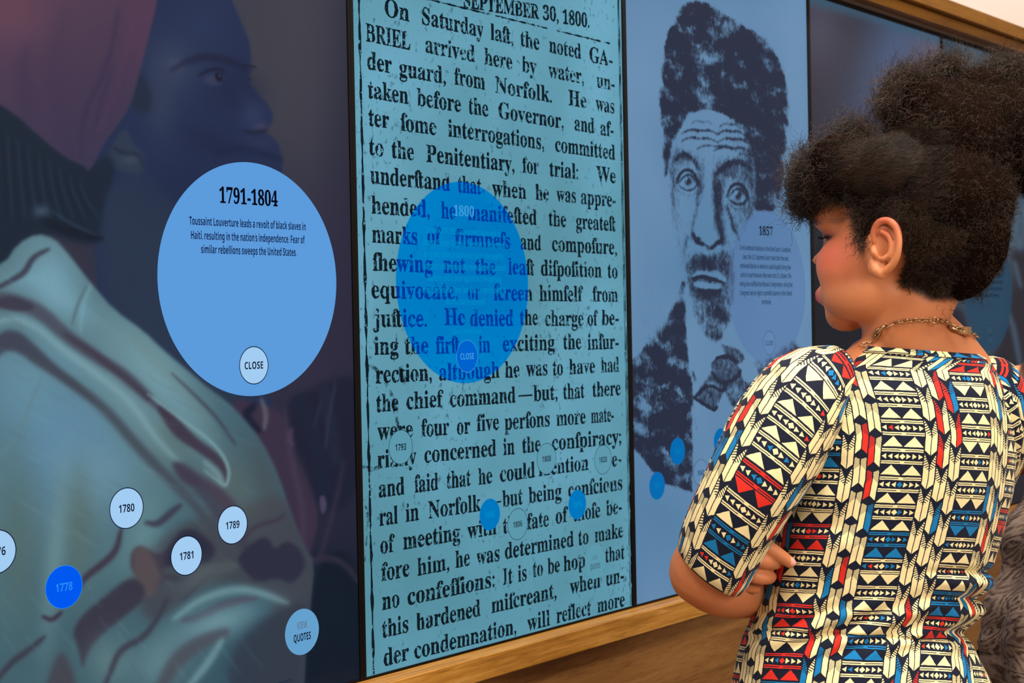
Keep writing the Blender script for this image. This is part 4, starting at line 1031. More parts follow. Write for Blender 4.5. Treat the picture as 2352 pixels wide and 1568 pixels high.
# right arm: down behind, forearm across the front, hand tucked under the left arm
body.add(tube([Q(2226, 925, .06), Q(2215, 1050, .13), Q(2150, 1220, .19), Q(2080, 1285, .26), Q(1950, 1285, .245), Q(1835, 1268, .145), Q(1772, 1262, .05)], [.038, .042, .038, .036, .030, .025, .022], 22)[:2])
hand = Mix()
hand.add(tube([Q(1850, 1270, .155), Q(1800, 1266, .085), Q(1765, 1268, .040)], [.0235, .0225, .021], 22)[:2])
hand.add(ellip(Q(1735, 1276, .022), (RT*.028, FW*.020, UP*.030)))
hand.add(tube([Q(1694, 1252, -.002), Q(1722, 1243, -.018), Q(1750, 1250, -.024), Q(1785, 1271, -.023), Q(1814, 1291, -.017)], [.0098, .0100, .0096, .0086, .0072], 20)[:2])   # index
hand.add(tube([Q(1700, 1276, -.000), Q(1724, 1279, -.019), Q(1750, 1286, -.0235), Q(1776, 1291, -.012), Q(1784, 1292, .006)], [.0094, .0102, .0102, .0090, .008], 20)[:2])       # middle, curled
hand.add(tube([Q(1694, 1306, .003), Q(1718, 1316, -.014), Q(1742, 1324, -.0175), Q(1764, 1326, -.006), Q(1770, 1324, .008)], [.0088, .0096, .0094, .0084, .0075], 20)[:2])       # ring
hand.add(tube([Q(1690, 1336, .012), Q(1712, 1344, .002), Q(1734, 1350, .008)], [.0080, .0080, .0070], 16)[:2])                                                             # little
hand.add(tube([Q(1710, 1240, .014), Q(1682, 1222, .012), Q(1664, 1200, .014)], [.012, .011, .009], 16)[:2])                                                                # thumb, under the sleeve
hV, hF_ = remesh(hand.V, hand.F, .0018, 2)
# legs and feet
fz = foot[2]
def G(dx, dy, z): return np.array([foot[0], foot[1], 0])+HR*dx+HB*dy+HZ*z
for sg in (-1, 1):
    body.add(tube([G(sg*.075, .0, .86), G(sg*.075, .0, .60), G(sg*.078, .0, .46), G(sg*.08, .01, .30), G(sg*.08, .0, .09)], [.072, .062, .052, .048, .034], 20)[:2])
sv, sf = remesh(body.V, body.F, .0041, 3)
# crisp left ear: own fine surface, merged into the same body mesh
ear = Mix(); EC = Q(2030, 573, -.052)
def EP(x, y, d=0.0):                     # ear plan in photo pixels about its centre, d metres outwards
    return EC + HR*(x*MPX) + HZ*(-y*MPX) - HB*(x*.10*MPX+d)
ear.add(ellip(EP(2, 0, -.004), (HR*.0165, HB*.0050, HZ*.028)))
ear.add(ellip(EP(-12, 38, .000), (HR*.013, HB*.0065, HZ*.013)))
ear.add(ellip(EP(-14, 4, -.016), (HR*.018, HB*.016, HZ*.026)))
ear.add(tube([EP(-20, -18, .001), EP(-22, -40, .004), EP(-10, -60, .008), EP(10, -63, .010), EP(27, -48, .012), EP(33, -22, .013), EP(31, 6, .0125), EP(22, 30, .010), EP(6, 46, .006), EP(-10, 54, .003)], [.0030, .0036, .0042, .0044, .0044, .0042, .0042, .0046, .0050, .0052], 12)[:2])   # helix
ear.add(tube([EP(-4, -40, .005), EP(12, -28, .007), EP(18, -6, .009), EP(12, 14, .009), EP(-2, 22, .007)], [.0030, .0036, .0040, .0038, .0036], 12)[:2])         # antihelix
ear.add(tube([EP(-22, -2, .003), EP(-20, 8, .006), EP(-16, 16, .005)], [.0042, .0046, .0036], 12)[:2])                                                           # tragus
ear.add(tube([EP(-24, 30, .0), EP(-16, 48, .003), EP(-6, 56, .003)], [.006, .0075, .006], 12)[:2])                                                                  # lobe
ev_, ef_ = remesh(ear.V, ear.F, .0014, 2)
# nail on the index fingertip
nl = ellip(Q(1815, 1288, -.0225), (RT*.0068+UP*-.0044, FW*.0024, UP*.0042+RT*.0026), 16)
nv, nf_ = np.array(nl[0]), [f for f in nl[1] if len(f) == 4]
allV = np.concatenate([sv, ev_, nv, hV]); allF = np.concatenate([sf, ef_+len(sv), np.array(nf_)+len(sv)+len(ev_), hF_+len(sv)+len(ev_)+len(nv)])
skin = fast_tris('body', allV, allF, SKIN, person, True)
def skin_cols(Vw, C, Fd, Ld, Ud, sc):
    q = (Vw-C); f, l, u = q@Fd/sc, q@Ld/sc, q@Ud/sc
    col = np.tile(lin([202, 130, 88]), (len(Vw), 1))
    def bl(m, c): col[:] = col+(lin(c)-col)*m[:, None]
    nearh = (np.abs(f) < .16)&(np.abs(l) < .12)&(np.abs(u) < .16)
    ex = lambda a: np.exp(-a)*nearh
    bl(.75*ex(((f-.075)/.036)**2+((np.abs(l)-.055)/.032)**2+((u+.002)/.026)**2), [230, 114, 94])
    lip = ex((l/.021)**4+((u+.0515)/.0095)**4)*(f > .095); bl(np.clip(lip*1.3, 0, 1), [206, 60, 92])
    br = ex(((np.abs(l)-.034)/.020)**4+((u-.041-.25*(.034-np.abs(l))*0)/.0042)**4)*(f > .06); bl(br*.85, [40, 24, 18])
    eye = ex(((np.abs(l)-.034)/.017)**4+((u-.021)/.0042)**4)*(f > .065); bl(np.clip(eye*1.2, 0, 1), [26, 16, 14])
    lid = ex(((np.abs(l)-.036)/.020)**2+((u-.026)/.008)**2)*(f > .06); bl(lid*.45, [110, 66, 50])
    if C is HC: bl(scalp_mask(Vw)*.97, [14, 9, 7])
    else:
        sc_ = (((u > .035)&(f < .08))|(f < -.02))&nearh; bl(sc_*.9, [30, 20, 15])
    return col
cols = np.ones((len(allV), 4), np.float32); cc = skin_cols(allV, HC, HF, HL, HZ, HS)
knu = np.exp(-(((allV-Q(1748, 1284, -.033))**2).sum(1))/.012**2)[:, None]*.4; cc = cc+(lin([222, 140, 112])-cc)*knu
cc[len(sv)+len(ev_):len(sv)+len(ev_)+len(nv)] = lin([236, 170, 156])
em_ = np.exp(-((ev_-EP(8, -56, .008))**2).sum(1)/.02**2)[:, None]*.6; cc[len(sv):len(sv)+len(ev_)] += (lin([226, 116, 84])-cc[len(sv):len(sv)+len(ev_)])*em_
cols[:, :3] = cc
at_ = skin.data.color_attributes.new('Col', 'FLOAT_COLOR', 'POINT'); at_.data.foreach_set('color', cols.ravel())
# lashes
LASH = plain('lash_hair', lc(16, 10, 9), .6)
lv = Mix()
for sg in (1, -1):
    for i in range(16):
        a = i/15; l0 = .020+.028*a
        s0 = HC+HF*(.112-.030*a**2)+HL*sg*l0+HZ*.021
        s1 = s0+HF*(.0035-.001*a)+HL*sg*(.001+.002*a)+HZ*.0004; s2 = s1+HF*.0015+HL*sg*.0006+HZ*.002
        lv.add(tube([s0, s1, s2], [.0005, .0004, .0002], 4, False)[:2])
pmesh('eyelashes', lv.V, lv.F, LASH, person)['kind'] = 'stuff'

# ---------------------------------------------------------------- the dress cloth
def dress_mat():
    m, nt, out = new_mat('geometric_print_cloth')
    p = principled(nt, out, rough=.78, spec=.2)
    uvn = nt.nodes.new('ShaderNodeUVMap'); uvn.uv_map = 'UVMap'
    nz = noise(nt, 150, 2.0, uvn.outputs[0])
    sp = nt.nodes.new('ShaderNodeSeparateXYZ'); nt.links.new(uvn.outputs[0], sp.inputs[0])
    w_ = nt.nodes.new('ShaderNodeSeparateXYZ'); nt.links.new(nz.outputs['Color'], w_.inputs[0])
    u = X(nt, sp.outputs[0])+(X(nt, w_.outputs[0])-.5)*.0012
    v = X(nt, sp.outputs[1])+(X(nt, w_.outputs[1])-.5)*.0012
    PU_, GW = .096, .050
    cu = u/PU_+.5*GW/PU_
    ci = cu.floor(); lu = cu.frac()*PU_                 # metres inside the repeat
    isg = lu.lt(GW)
    # geometric column
    xg = lu*(2/GW)-1.0                                   # -1..1
    RH = .0335
    vv = v/RH+hsh(nt, ci, 3.1)
    ri = vv.floor(); y = vv.frac()
    hr = hsh(nt, ri, ci, 1.7); hc = hsh(nt, ri, ci, 5.3); hs_ = hsh(nt, ri, ci, 9.9)
    flip = hr.gt(.72)
    yb = y/.37                                           # big triangles zone 0..1 (y<.37)
    t = sel(flip, 1.0-yb, yb)

    xt = ((xg+1.0).frac()*2.0-1.0).abs()
    big = xt.lt((1.0-t)*.96)*band(yb, .03, 1.0)*xg.abs().lt(.96)
    ln = (band(y, .405, .445)+band(y, .475, .515)+band(y, .83, .87)+band(y, .90, .94))*xg.abs().lt(.98)
    join = xg.abs().lt(.10)*(band(y, .44, .48)+band(y, .865, .905))
    # small row
    ys = ((y-.555)/.235)                                 # 0..1
    c7 = (xg+1.0)*3.5; i7 = c7.floor(); x7 = c7.frac()
    ay = (ys*2.0-1.0).abs()
    cen = i7.gt(2.5)*i7.lt(3.5)
    dia = (ay*.95+(x7*2.0-1.0).abs()*.80).lt(.86)
    left = i7.lt(2.5)
    xx = sel(left, x7, 1.0-x7)
    arr = (ay*1.15).lt((xx-.12)*1.25)*xx.gt(.12)*xx.lt(.84)
    small = sel(cen, dia, arr)*band(ys, 0.0, 1.0)
    cA = hc                                              # row colour
    g_any = big.mx(ln).mx(join).mx(small)
    red_row = band(cA, .66, .84); blue_row = cA.gt(.84)
    # small elements sometimes pick another colour
    h7 = hsh(nt, ri, i7, ci*3.3+2.0)
    pickr = h7.gt(.90)*small; pickb = band(h7, .78, .90)*small
    keepc = small*(1.0-cen)*h7.lt(.9)
    # strips of paired bars
    sw = (PU_-GW)/3.0
    cs = (lu-GW)/sw; si = cs.floor(); xs = cs.frac()
    BH = .040
    half = xs.gt(.5)
    slope = (xs-.5).abs()*sel(hsh(nt, si, ci, 4.4).gt(.5), .34, -.34)
    vs_ = v/BH+si*.37+hsh(nt, ci, 8.0)
    y2 = (vs_+slope).frac(); bi = (vs_+slope).floor()
    inb = xs.gt(.05)*xs.lt(.95)*(xs-.5).abs().gt(.035)
    solid = y2.lt(.52)*inb
    hz = (y2+(xs-.5).abs()*.55)
    hat = y2.gt(.52)*y2.lt(.88)*((hz*13.0).frac().gt(.42))*inb*(xs-.5).abs().gt(.05)
    navt = y2.gt(.88)+((y2-.64)*3.0).gt((xs-.5).abs()*1.6+.10)*y2.gt(.52)
    bars = (solid+hat*(1.0-navt.mn(1.0))).mn(1.0).mx(0.0)
    hb = hsh(nt, bi, si+half*.5, ci*1.9+7.0)
    s_red = hb.gt(.90); s_blue = band(hb, .78, .90)
    on = sel(isg, g_any, bars)
    red = sel(isg, (red_row*(1.0-keepc)).mx(pickr), s_red); blue = sel(isg, (blue_row*(1.0-keepc)).mx(pickb), s_blue)
    CRm, NV, RD, BL = (.93, .83, .46, 1), (.0035, .008, .026, 1), (.72, .030, .018, 1), (.004, .20, .52, 1)
    c = mixc(nt, blue, mixc(nt, red, CRm, RD), BL)
    c = mixc(nt, on, NV, c)
    nt.links.new(c, p.inputs['Base Color'])
    p.inputs['Sheen Weight'].default_value = .08
    # crepe weave relief
    nw = noise(nt, 1.0, 2.0, None)
    mp = nt.nodes.new('ShaderNodeMapping'); mp.inputs['Rotation'].default_value = (0, 0, .5); mp.inputs['Scale'].default_value = (350, 900, 1)
    nt.links.new(uvn.outputs[0], mp.inputs[0]); nt.links.new(mp.outputs[0], nw.inputs['Vector'])
    bump(nt, nw.outputs['Fac'], p, .35, .0006)
    return m
CLOTH = dress_mat()

def pwl(tab, y, k): 
    a = np.array(tab, float); return np.interp(y, a[:, 0], a[:, k])
# bodice + skirt: rows of (photo y, left, right, depth centre, depth radius)
T_ = [(806, 1978, 2248, .050, .066), (814, 1968, 2262, .050, .070), (830, 1935, 2280, .052, .082), (860, 1885, 2296, .056, .098), (900, 1850, 2312, .060, .112), (960, 1815, 2328, .066, .122), (1040, 1800, 2334, .070, .128),
      (1130, 1795, 2326, .074, .128), (1220, 1775, 2304, .078, .126), (1300, 1757, 2280, .080, .122), (1365, 1747, 2258, .082, .118), (1430, 1722, 2236, .084, .118), (1465, 1706, 2226, .086, .120), (1510, 1694, 2246, .088, .126), (1568, 1682, 2276, .090, .136), (1700, 1650, 2330, .092, .160),
      (1900, 1640, 2370, .094, .175), (2200, 1650, 2380, .096, .175), (2420, 1660, 2380, .098, .175)]
Cx = [(806, 2100), (850, 2040), (930, 2066), (1000, 2076), (1100, 2068), (1200, 2048), (1300, 2024), (1400, 2004), (1480, 1988), (1568, 1975), (2420, 1975)]
ys_ = np.concatenate([np.arange(806, 870, 4), np.arange(870, 1300, 7), np.arange(1300, 1580, 4), np.arange(1580, 2421, 20)])
NU = 260
V = []; UVs = []; prev = None; vac = 0.0
ts = np.linspace(0, 2*math.pi, NU, endpoint=False)
for yi, y in enumerate(ys_):
    l_, r_, dc, dr = (pwl(T_, y, k) for k in (1, 2, 3, 4))
    cx_ = (l_+r_)/2; rx_ = (r_-l_)/2
    row = []
    top = np.clip((870-y)/64, 0, 1)
    for t in ts:
        ct, st = math.cos(t), math.sin(t)
        e = 2/2.35
        X_ = abs(ct)**e*(1 if ct > 0 else -1); S_ = abs(st)**e*(1 if st > 0 else -1)
        px_ = cx_+rx_*X_
        # neckline sags to the right and shoulders fall away
        yy = y + top*((px_-2000)*.075-6 + 10*max(S_, 0)) + (1-top)*0
        # folds: bunching over the waist seam, creases on the right side, crease from the armpit
        back = max(-S_, 0)
        fd = 0.0
        wgt = math.exp(-((y-1440)/60)**2)
        fd += .0042*wgt*math.sin((y+.42*(px_-1990))*.105)*back
        rgt = 1/(1+math.exp(-(px_-2170)/22)); fd += .009*rgt*(math.exp(-((y-1340)/16)**2)+1.0*math.exp(-((y-1405)/18)**2)-.8*math.exp(-((y-1312)/9)**2)-.9*math.exp(-((y-1374)/9)**2)-1.2*math.exp(-((y-1452)/16)**2))
        fd += .006*math.exp(-((px_-1900-(y-1150)*-.12)/40)**2)*math.exp(-((y-1180)/120)**2)*math.sin(y*.045+px_*.02)*back
        fd += .004*math.exp(-((y-1240-(px_-1900)*.15)/22)**2)*math.exp(-((px_-1870)/90)**2)
        fd += .003*math.sin(px_*.018+y*.006)*math.exp(-((y-1000)/200)**2)*back
        fd += -.0045*math.exp(-((y-(1462+(px_-1990)*.06))/5.0)**2)*back          # waist seam
        # spine hollow
        fd -= .006*math.exp(-((px_-pwl(Cx, y, 1)-40)/50)**2)*math.exp(-((y-1250)/250)**2)*back
        n_ = RT*X_+FW*S_
        p_ = Q(px_, yy, dc+dr*S_) + n_*fd
        row.append(p_)
    row = np.array(row)
    seg = np.linalg.norm(np.roll(row, -1, 0)-row, axis=1)
    s_ = np.concatenate([[0], np.cumsum(seg)[:-1]])
    j = int(NU*.75)
    # arc position of the column centre on the back
    bk = np.arange(NU//2, NU); pxr = proj(row[bk])[0]; sc_ = np.interp(pwl(Cx, y, 1), pxr, s_[bk])
    if prev is not None: vac += np.linalg.norm(row[j]-prev)
    prev = row[j]
    # the weave leans with the cloth
    V.append(row); UVs.append(np.stack([s_-sc_, -vac+0*s_+ (s_-sc_)*.04], 1))
V = np.array(V); UVs = np.array(UVs); NR = len(ys_)
# close the seam of the UVs on the hidden front by duplicating one column
V2 = np.concatenate([V, V[:, :1]], 1).reshape(-1, 3)
uvl = UVs[:, -1:]+(UVs[:, -1:]-UVs[:, -2:-1]); UV2 = np.concatenate([UVs, uvl], 1).reshape(-1, 2)
NC = NU+1
F2 = [(i*NC+j, i*NC+j+1, (i+1)*NC+j+1, (i+1)*NC+j) for i in range(NR-1) for j in range(NU)]
dress = pmesh('dress', V2, F2, CLOTH, person, True, UV2); tag(dress, 'fitted dress in cream, red, blue and navy geometric print')
sm = dress.modifiers.new('thickness', 'SOLIDIFY'); sm.thickness = .0012; sm.offset = -1
# neckline binding
nr = V.shape[1]
bind = []
for k in range(nr): bind.append(V[0][k]+np.array([0, 0, .0015]))
def loop_band(ring, down, outw, mat, name, parent, uv0, closed=True):
    Vb = []; Ub = []; Fb = []; c = np.mean(ring, 0); n = len(ring); s = 0
    for k in range(n+1):
        p_ = ring[k % n]; o = p_-c; o[2] = 0; o /= np.linalg.norm(o)
        if k: s += np.linalg.norm(ring[k % n]-ring[(k-1) % n])
        for q, (dn, ow) in enumerate(((0, -.0015), (-.0008, .0012), (down*.5, outw*.6), (down, outw))):
            Vb.append(p_+HZ*-abs(dn)*(1 if q else 0)+o*ow); Ub.append((uv0+s, -abs(dn)))
    for k in range(n):
        for q in range(3): Fb.append((k*4+q, k*4+q+1, k*4+4+q+1, k*4+4+q))
    return pmesh(name, Vb, Fb, mat, parent, True, Ub)
c_ = V[0].mean(0); bv = []; bu = []; nb_ = 4
for q in range(nb_):
    for k in range(nr+1):
        p_ = V[q][k % nr]; o_ = p_-c_; o_[2] = 0; o_ /= np.linalg.norm(o_)
        bv.append(p_+o_*.0016+HZ*(.0022 if q else .0028)); bu.append((UV2.reshape(NR, NC, 2)[0][k][0]+.030, -q*.0045+.013))
pmesh('neckline_band', bv, [(q*(nr+1)+k, q*(nr+1)+k+1, (q+1)*(nr+1)+k+1, (q+1)*(nr+1)+k) for q in range(nb_-1) for k in range(nr)], CLOTH, person, True, bu)

def sleeve(path, radii, uoff, name, seed, tilt=0.0, label=None):
    Vt, Ft, rings = tube(path, radii, 96, False)
    Vs = []; Us = []; s = 0; pp = None; n = 96
    for i, (p_, a_, b_, t_, r_) in enumerate(rings):
        if pp is not None: s += np.linalg.norm(p_-pp)
        pp = p_
        f = i/(len(rings)-1)
        for j in range(n+1):
            an = 2*math.pi*j/n
            d = a_*math.cos(an)+b_*math.sin(an)
            wr = .0022*math.sin(s*150+3*math.cos(an+seed))*math.exp(-((f-.35)/.3)**2)+.0015*math.sin(s*260+an*2+seed)*f
            Vs.append(p_+d*(r_+wr)+t_*(tilt*math.cos(an-seed)*f*.02)); Us.append((an*.052+uoff, -s))
    m = n+1
    Fs = [(i*m+j, i*m+j+1, (i+1)*m+j+1, (i+1)*m+j) for i in range(len(rings)-1) for j in range(n)]
    o = pmesh(name, Vs, Fs, CLOTH, person, True, Us); tag(o, label)
    mo = o.modifiers.new('thickness', 'SOLIDIFY'); mo.thickness = .0015; mo.offset = -1
    # cuff hem ring
    return o, rings
sl, rgs = sleeve([Q(1960, 838, .03), Q(1905, 866, .0), Q(1850, 910, -.015), Q(1790, 1000, -.022), Q(1730, 1105, -.026), Q(1672, 1215, -.02), Q(1630, 1305, -.008)],
       [.006, .040, .058, .062, .059, .053, .0475], .0, 'sleeve', 2.2, .6, 'left sleeve, printed geometric cloth')
sleeve([Q(2215, 850, .05), Q(2250, 880, .06), Q(2268, 960, .085), Q(2245, 1060, .13), Q(2190, 1180, .18)], [.004, .046, .056, .054, .048], .0, 'sleeve', 1.0)

# ---------------------------------------------------------------- necklace
GOLD = plain('worn_gold_metal', (.55, .36, .20, 1), .28, .5, 1.0, 300, .1)
neck = empty('necklace', (0, 0, 0)); neck.parent = person
neck.location = (0, 0, 0)
tag(neck, 'gold chain necklace with mixed links and a chunky clasp')
npx = [(1974, 794, .006), (1984, 782, -.002), (1995, 768, -.008), (2020, 752, -.014), (2060, 740, -.019), (2100, 735, -.018), (2140, 735, -.012), (2165, 738, -.002), (2180, 746, .010), (2192, 758, .024), (2196, 775, .045)]
def chain_pts():
    P_ = [Q(*q) for q in npx]; out = []
    for i in range(len(P_)-1):
        p0, p1, p2, p3 = P_[max(i-1, 0)], P_[i], P_[i+1], P_[min(i+2, len(P_)-1)]
        for j in range(20):
            t = j/20; out.append(.5*((2*p1)+(-p0+p2)*t+(2*p0-5*p1+4*p2-p3)*t*t+(-p0+3*p1-3*p2+p3)*t**3))
    return np.array(out)
cp = chain_pts()
def surf_push(p):                      # lay the chain on the skin
    d = ((sv-p)**2).sum(1); k = np.argsort(d)[:12]; return sv[k].mean(0)
bc = Q(2090, 780, .055)
cp2 = []
tree_pts = sv[(np.abs(sv-bc) < .16).all(1)]
for p_ in cp:
    # outermost skin point along the horizontal direction from the neck axis at this height and bearing
    d = p_-bc; d[2] = 0; d /= np.linalg.norm(d)
    q = tree_pts-p_; al_ = q@d; pe = np.linalg.norm(q-al_[:, None]*d, axis=1)
    k = (pe < .005)&(al_ < .03)
    cp2.append(p_+d*(al_[k].max()+.0022) if k.any() else p_)
cp2 = np.array(cp2)
for _ in range(6): cp2[1:-1] = (cp2[:-2]+cp2[1:-1]*2+cp2[2:])/4
dist = np.concatenate([[0], np.cumsum(np.linalg.norm(np.diff(cp2, axis=0), axis=1))])
def at_s(s): return np.array([np.interp(s, dist, cp2[:, i]) for i in range(3)])
def link_mesh(a, b, r, sq=1.0):
    V_ = []; F_ = []; n, m = 14, 6
    for i in range(n):
        t = 2*math.pi*i/n; c = np.array([a*math.cos(t), b*math.sin(t), 0]); o = np.array([math.cos(t), math.sin(t), 0])
        for j in range(m):
            q = 2*math.pi*j/m; V_.append(c+o*r*math.cos(q)+np.array([0, 0, 1])*r*math.sin(q)*sq)
    for i in range(n):
        for j in range(m): F_.append((i*m+j, ((i+1) % n)*m+j, ((i+1) % n)*m+(j+1) % m, i*m+(j+1) % m))
    me = bpy.data.meshes.new('chain_link'); me.from_pydata([tuple(v) for v in V_], [], F_); me.materials.append(GOLD)
    me.polygons.foreach_set('use_smooth', [True]*len(F_)); return me
L1 = link_mesh(.0036, .0026, .00075); L2 = link_mesh(.0065, .0055, .0010); L3 = link_mesh(.0075, .0035, .0016, 1.4)
s = .002; k = 0; tot = dist[-1]
while s < tot-.002:
    big_ = .026 < s < .04 or tot-.046 < s < tot-.018; mid_ = abs(s-.05) < .004 or abs(s-.105) < .003
    me = L3 if big_ else (L2 if mid_ else L1); step = .0085 if big_ else (.008 if mid_ else .0052)
    p_ = at_s(s); t_ = at_s(s+.002)-at_s(s-.002); t_ /= np.linalg.norm(t_)
    o_ = p_-bc; o_[2] = 0; o_ -= t_*(o_@t_); o_ /= np.linalg.norm(o_)
    b_ = np.cross(t_, o_)
    ang = (0.35 if k % 2 else -1.0)+rng.normal(0, .15)
    n1 = o_*math.cos(ang)+b_*math.sin(ang); n2 = np.cross(n1, t_)
    M = Matrix.Identity(4)
    loc = p_-parent_loc(person)
    for i in range(3): M[i][0] = t_[i]; M[i][1] = n2[i]; M[i][2] = n1[i]; M[i][3] = loc[i]
    o = bpy.data.objects.new('chain_link', me); COL.objects.link(o); o.parent = neck; o.matrix_basis = M
    s += step; k += 1
# clasp block near the right
cb = at_s(tot-.030); 
co = cb-bc; co[2] = 0; co /= np.linalg.norm(co)
cv, cf = [], []
t_ = at_s(tot-.026)-at_s(tot-.034); t_ /= np.linalg.norm(t_); b_ = np.cross(t_, co)
for sx in (-1, 1):
    for sy in (-1, 1):
        for sz in (-1, 1): cv.append(cb+t_*sx*(.0045-.0015*sz)+b_*sy*(.0065+.001*sx)+co*(.004+sz*.0028))
pmesh('clasp', cv, [(0, 1, 3, 2), (4, 6, 7, 5), (0, 4, 5, 1), (2, 3, 7, 6), (0, 2, 6, 4), (1, 5, 7, 3)], GOLD, neck)

# ---------------------------------------------------------------- hair
def hair_mat():
    m, nt, out = new_mat('dark_curly_hair')
    p = principled(nt, out, rough=.55, spec=.35)
    n = noise(nt, 30, 3.0, coords(nt, 'Object'))
    c = ramp(nt, n.outputs['Fac'], [(.35, (.014, .008, .0055, 1)), (.65, (.050, .029, .019, 1))])
    nt.links.new(c, p.inputs['Base Color'])
    return m
HAIR = hair_mat()
HE = [  # photo x, y, depth offset, radii px x, px y, metres depth, kind
 (2168, 452, .004, 160, 155, .104, 'back'), (2035, 398, .012, 122, 92, .085, 'side'), (1938, 385, .030, 92, 84, .074, 'front'),
 (1884, 392, .055, 56, 60, .054, 'fringe'), (2190, 330, .025, 165, 158, .108, 'puff'), (2290, 300, .025, 130, 128, .100, 'puff'), (2130, 250, .030, 92, 84, .080, 'puff'),
 (2360, 320, .035, 105, 130, .095, 'puff'), (2205, 535, .012, 108, 142, .094, 'nape'), (2190, 610, .018, 94, 84, .080, 'nape'), (2110, 480, .002, 62, 84, .060, 'side'),
 (1850, 446, .060, 30, 48, .038, 'fringe'), (1862, 410, .05, 46, 52, .05, 'fringe'), (2078, 196, .03, 34, 32, .04, 'puff'), (2052, 242, .03, 30, 30, .04, 'puff'), (2165, 166, .03, 40, 30, .05, 'puff'), (2298, 178, .03, 50, 38, .06, 'puff'), (1960, 312, .03, 40, 28, .04, 'front'), (2240, 215, .035, 90, 60, .075, 'puff'), (1996, 462, .008, 40, 40, .050, 'side'), (2140, 642, .006, 50, 54, .062, 'nape'), (2112, 600, .010, 34, 74, .058, 'nape')]
hc_ = []; hr_ = []
base = Mix()
for x, y, dz, rx, ry, rz, kd in HE:
    c = Q(x, y, dz); k = .72 if (kd == 'fringe' or rx < 52) else .955
    ax = (RT*rx*MPX*k, FW*rz*k, UP*ry*MPX*k)
    V_, F_ = ellip(c, ax, 56)
    V_ = np.array(V_); q = V_*120
    nn_ = np.sin(q[:, 0]*1.3+2*np.sin(q[:, 1]*.9))*np.sin(q[:, 1]*1.1+2*np.sin(q[:, 2]*.8))*np.sin(q[:, 2]*1.2+2*np.sin(q[:, 0]))
    V_ = V_+(V_-c)*(nn_*.05)[:, None]
    base.add((V_, F_))
    hc_.append(c); hr_.append((rx*MPX, rz, ry*MPX))
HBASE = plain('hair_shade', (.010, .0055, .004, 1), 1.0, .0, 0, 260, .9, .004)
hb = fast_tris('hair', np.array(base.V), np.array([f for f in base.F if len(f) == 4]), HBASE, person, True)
tag(hb, 'dark brown curly hair gathered high')
def inside(P, skip=-1, k=.97):
    m = np.zeros(len(P), bool)
    for i, (c, r) in enumerate(zip(hc_, hr_)):
        if i == skip: continue
        d = P-c; m |= ((d@RT/r[0])**2+(d@FW/r[1])**2+(d@UP/r[2])**2) < k*k
    return m
def curls(nper, seg, kinds, len_rng, rad_rng, turns_rng, thick, seed, outw=1.0, grav=.0, extra=None):
    r = np.random.default_rng(seed); roots = []; norms = []
    if extra: roots.append(extra[0]); norms.append(extra[1])
    for i, (c, rr) in enumerate(zip(hc_, hr_)):
        if HE[i][6] not in kinds: continue
        area = rr[0]*rr[2]/(.08*.08); n = int(nper*area)+(500 if area < .16 else 0)
        d = r.normal(size=(n*2, 3)); d /= np.linalg.norm(d, axis=1)[:, None]
        P_ = c+(d[:, :1]*RT*rr[0]+d[:, 1:2]*FW*rr[1]+d[:, 2:]*UP*rr[2])*.95
        N_ = d[:, :1]*RT/rr[0]+d[:, 1:2]*FW/rr[1]+d[:, 2:]*UP/rr[2]; N_ /= np.linalg.norm(N_, axis=1)[:, None]
        keep = ~inside(P_, i, .90)
        keep &= (N_@FW < .45)                     # the side facing away is thinner
        P_, N_ = P_[keep][:n], N_[keep][:n]
        roots.append(P_); norms.append(N_)
    P_ = np.concatenate(roots); N_ = np.concatenate(norms); n = len(P_)
    D = N_*outw+r.normal(size=(n, 3))*.55; D[:, 2] -= grav; D /= np.linalg.norm(D, axis=1)[:, None]
    A = np.cross(D, r.normal(size=(n, 3))); A /= np.linalg.norm(A, axis=1)[:, None]; B = np.cross(D, A)
    L_ = r.uniform(*len_rng, n); R_ = r.uniform(*rad_rng, n); T = r.uniform(*turns_rng, n)*np.where(r.random(n) < .5, -1, 1)
    t = np.linspace(0, 1, seg)
    bend = np.cross(D, r.normal(size=(n, 3)))*r.uniform(.1, .6, n)[:, None]
    ang = 2*np.pi*T[:, None]*t[None, :]+r.uniform(0, 6.28, n)[:, None]
    rad = R_[:, None]*(.45+.55*np.clip(t*2.2, 0, 1)[None, :])
    C_ = P_[:, None, :]-N_[:, None, :]*.006+(D[:, None, :]*(t[None, :, None])+bend[:, None, :]*(t[None, :, None]**2))*L_[:, None, None]
    C_ = C_+A[:, None, :]*(np.cos(ang)*rad)[..., None]+B[:, None, :]*(np.sin(ang)*rad)[..., None]
    return C_, thick
def strands_mesh(C_, th, name):
    n, seg, _ = C_.shape
    T = np.gradient(C_, axis=1); T /= np.linalg.norm(T, axis=2)[..., None]+1e-9
    A = np.cross(T, np.array([.31, .52, .79])); A /= np.linalg.norm(A, axis=2)[..., None]+1e-9; B = np.cross(T, A)
    V_ = []
    w_ = np.linspace(1, .55, seg)[None, :, None]*th
    for k in range(3):
        a = 2*math.pi*k/3; V_.append(C_+(A*math.cos(a)+B*math.sin(a))*w_)
    V_ = np.stack(V_, 2).reshape(-1, 3)
    i = np.arange(n)[:, None, None]*seg*3; s_ = np.arange(seg-1)[None, :, None]*3; k = np.arange(3)[None, None, :]
    a = (i+s_+k).ravel(); b = (i+s_+(k+1) % 3).ravel()
    F_ = np.stack([a, b, b+3, a+3], 1)
    o = fast_tris(name, V_, F_, HAIR, person, True); o['kind'] = 'stuff'; return o
C1, th1 = curls(3700, 10, ('puff', 'back'), (.006, .017), (.0013, .0030), (1.5, 3.0), .00026, 1)
strands_mesh(C1, th1, 'hair_curls')
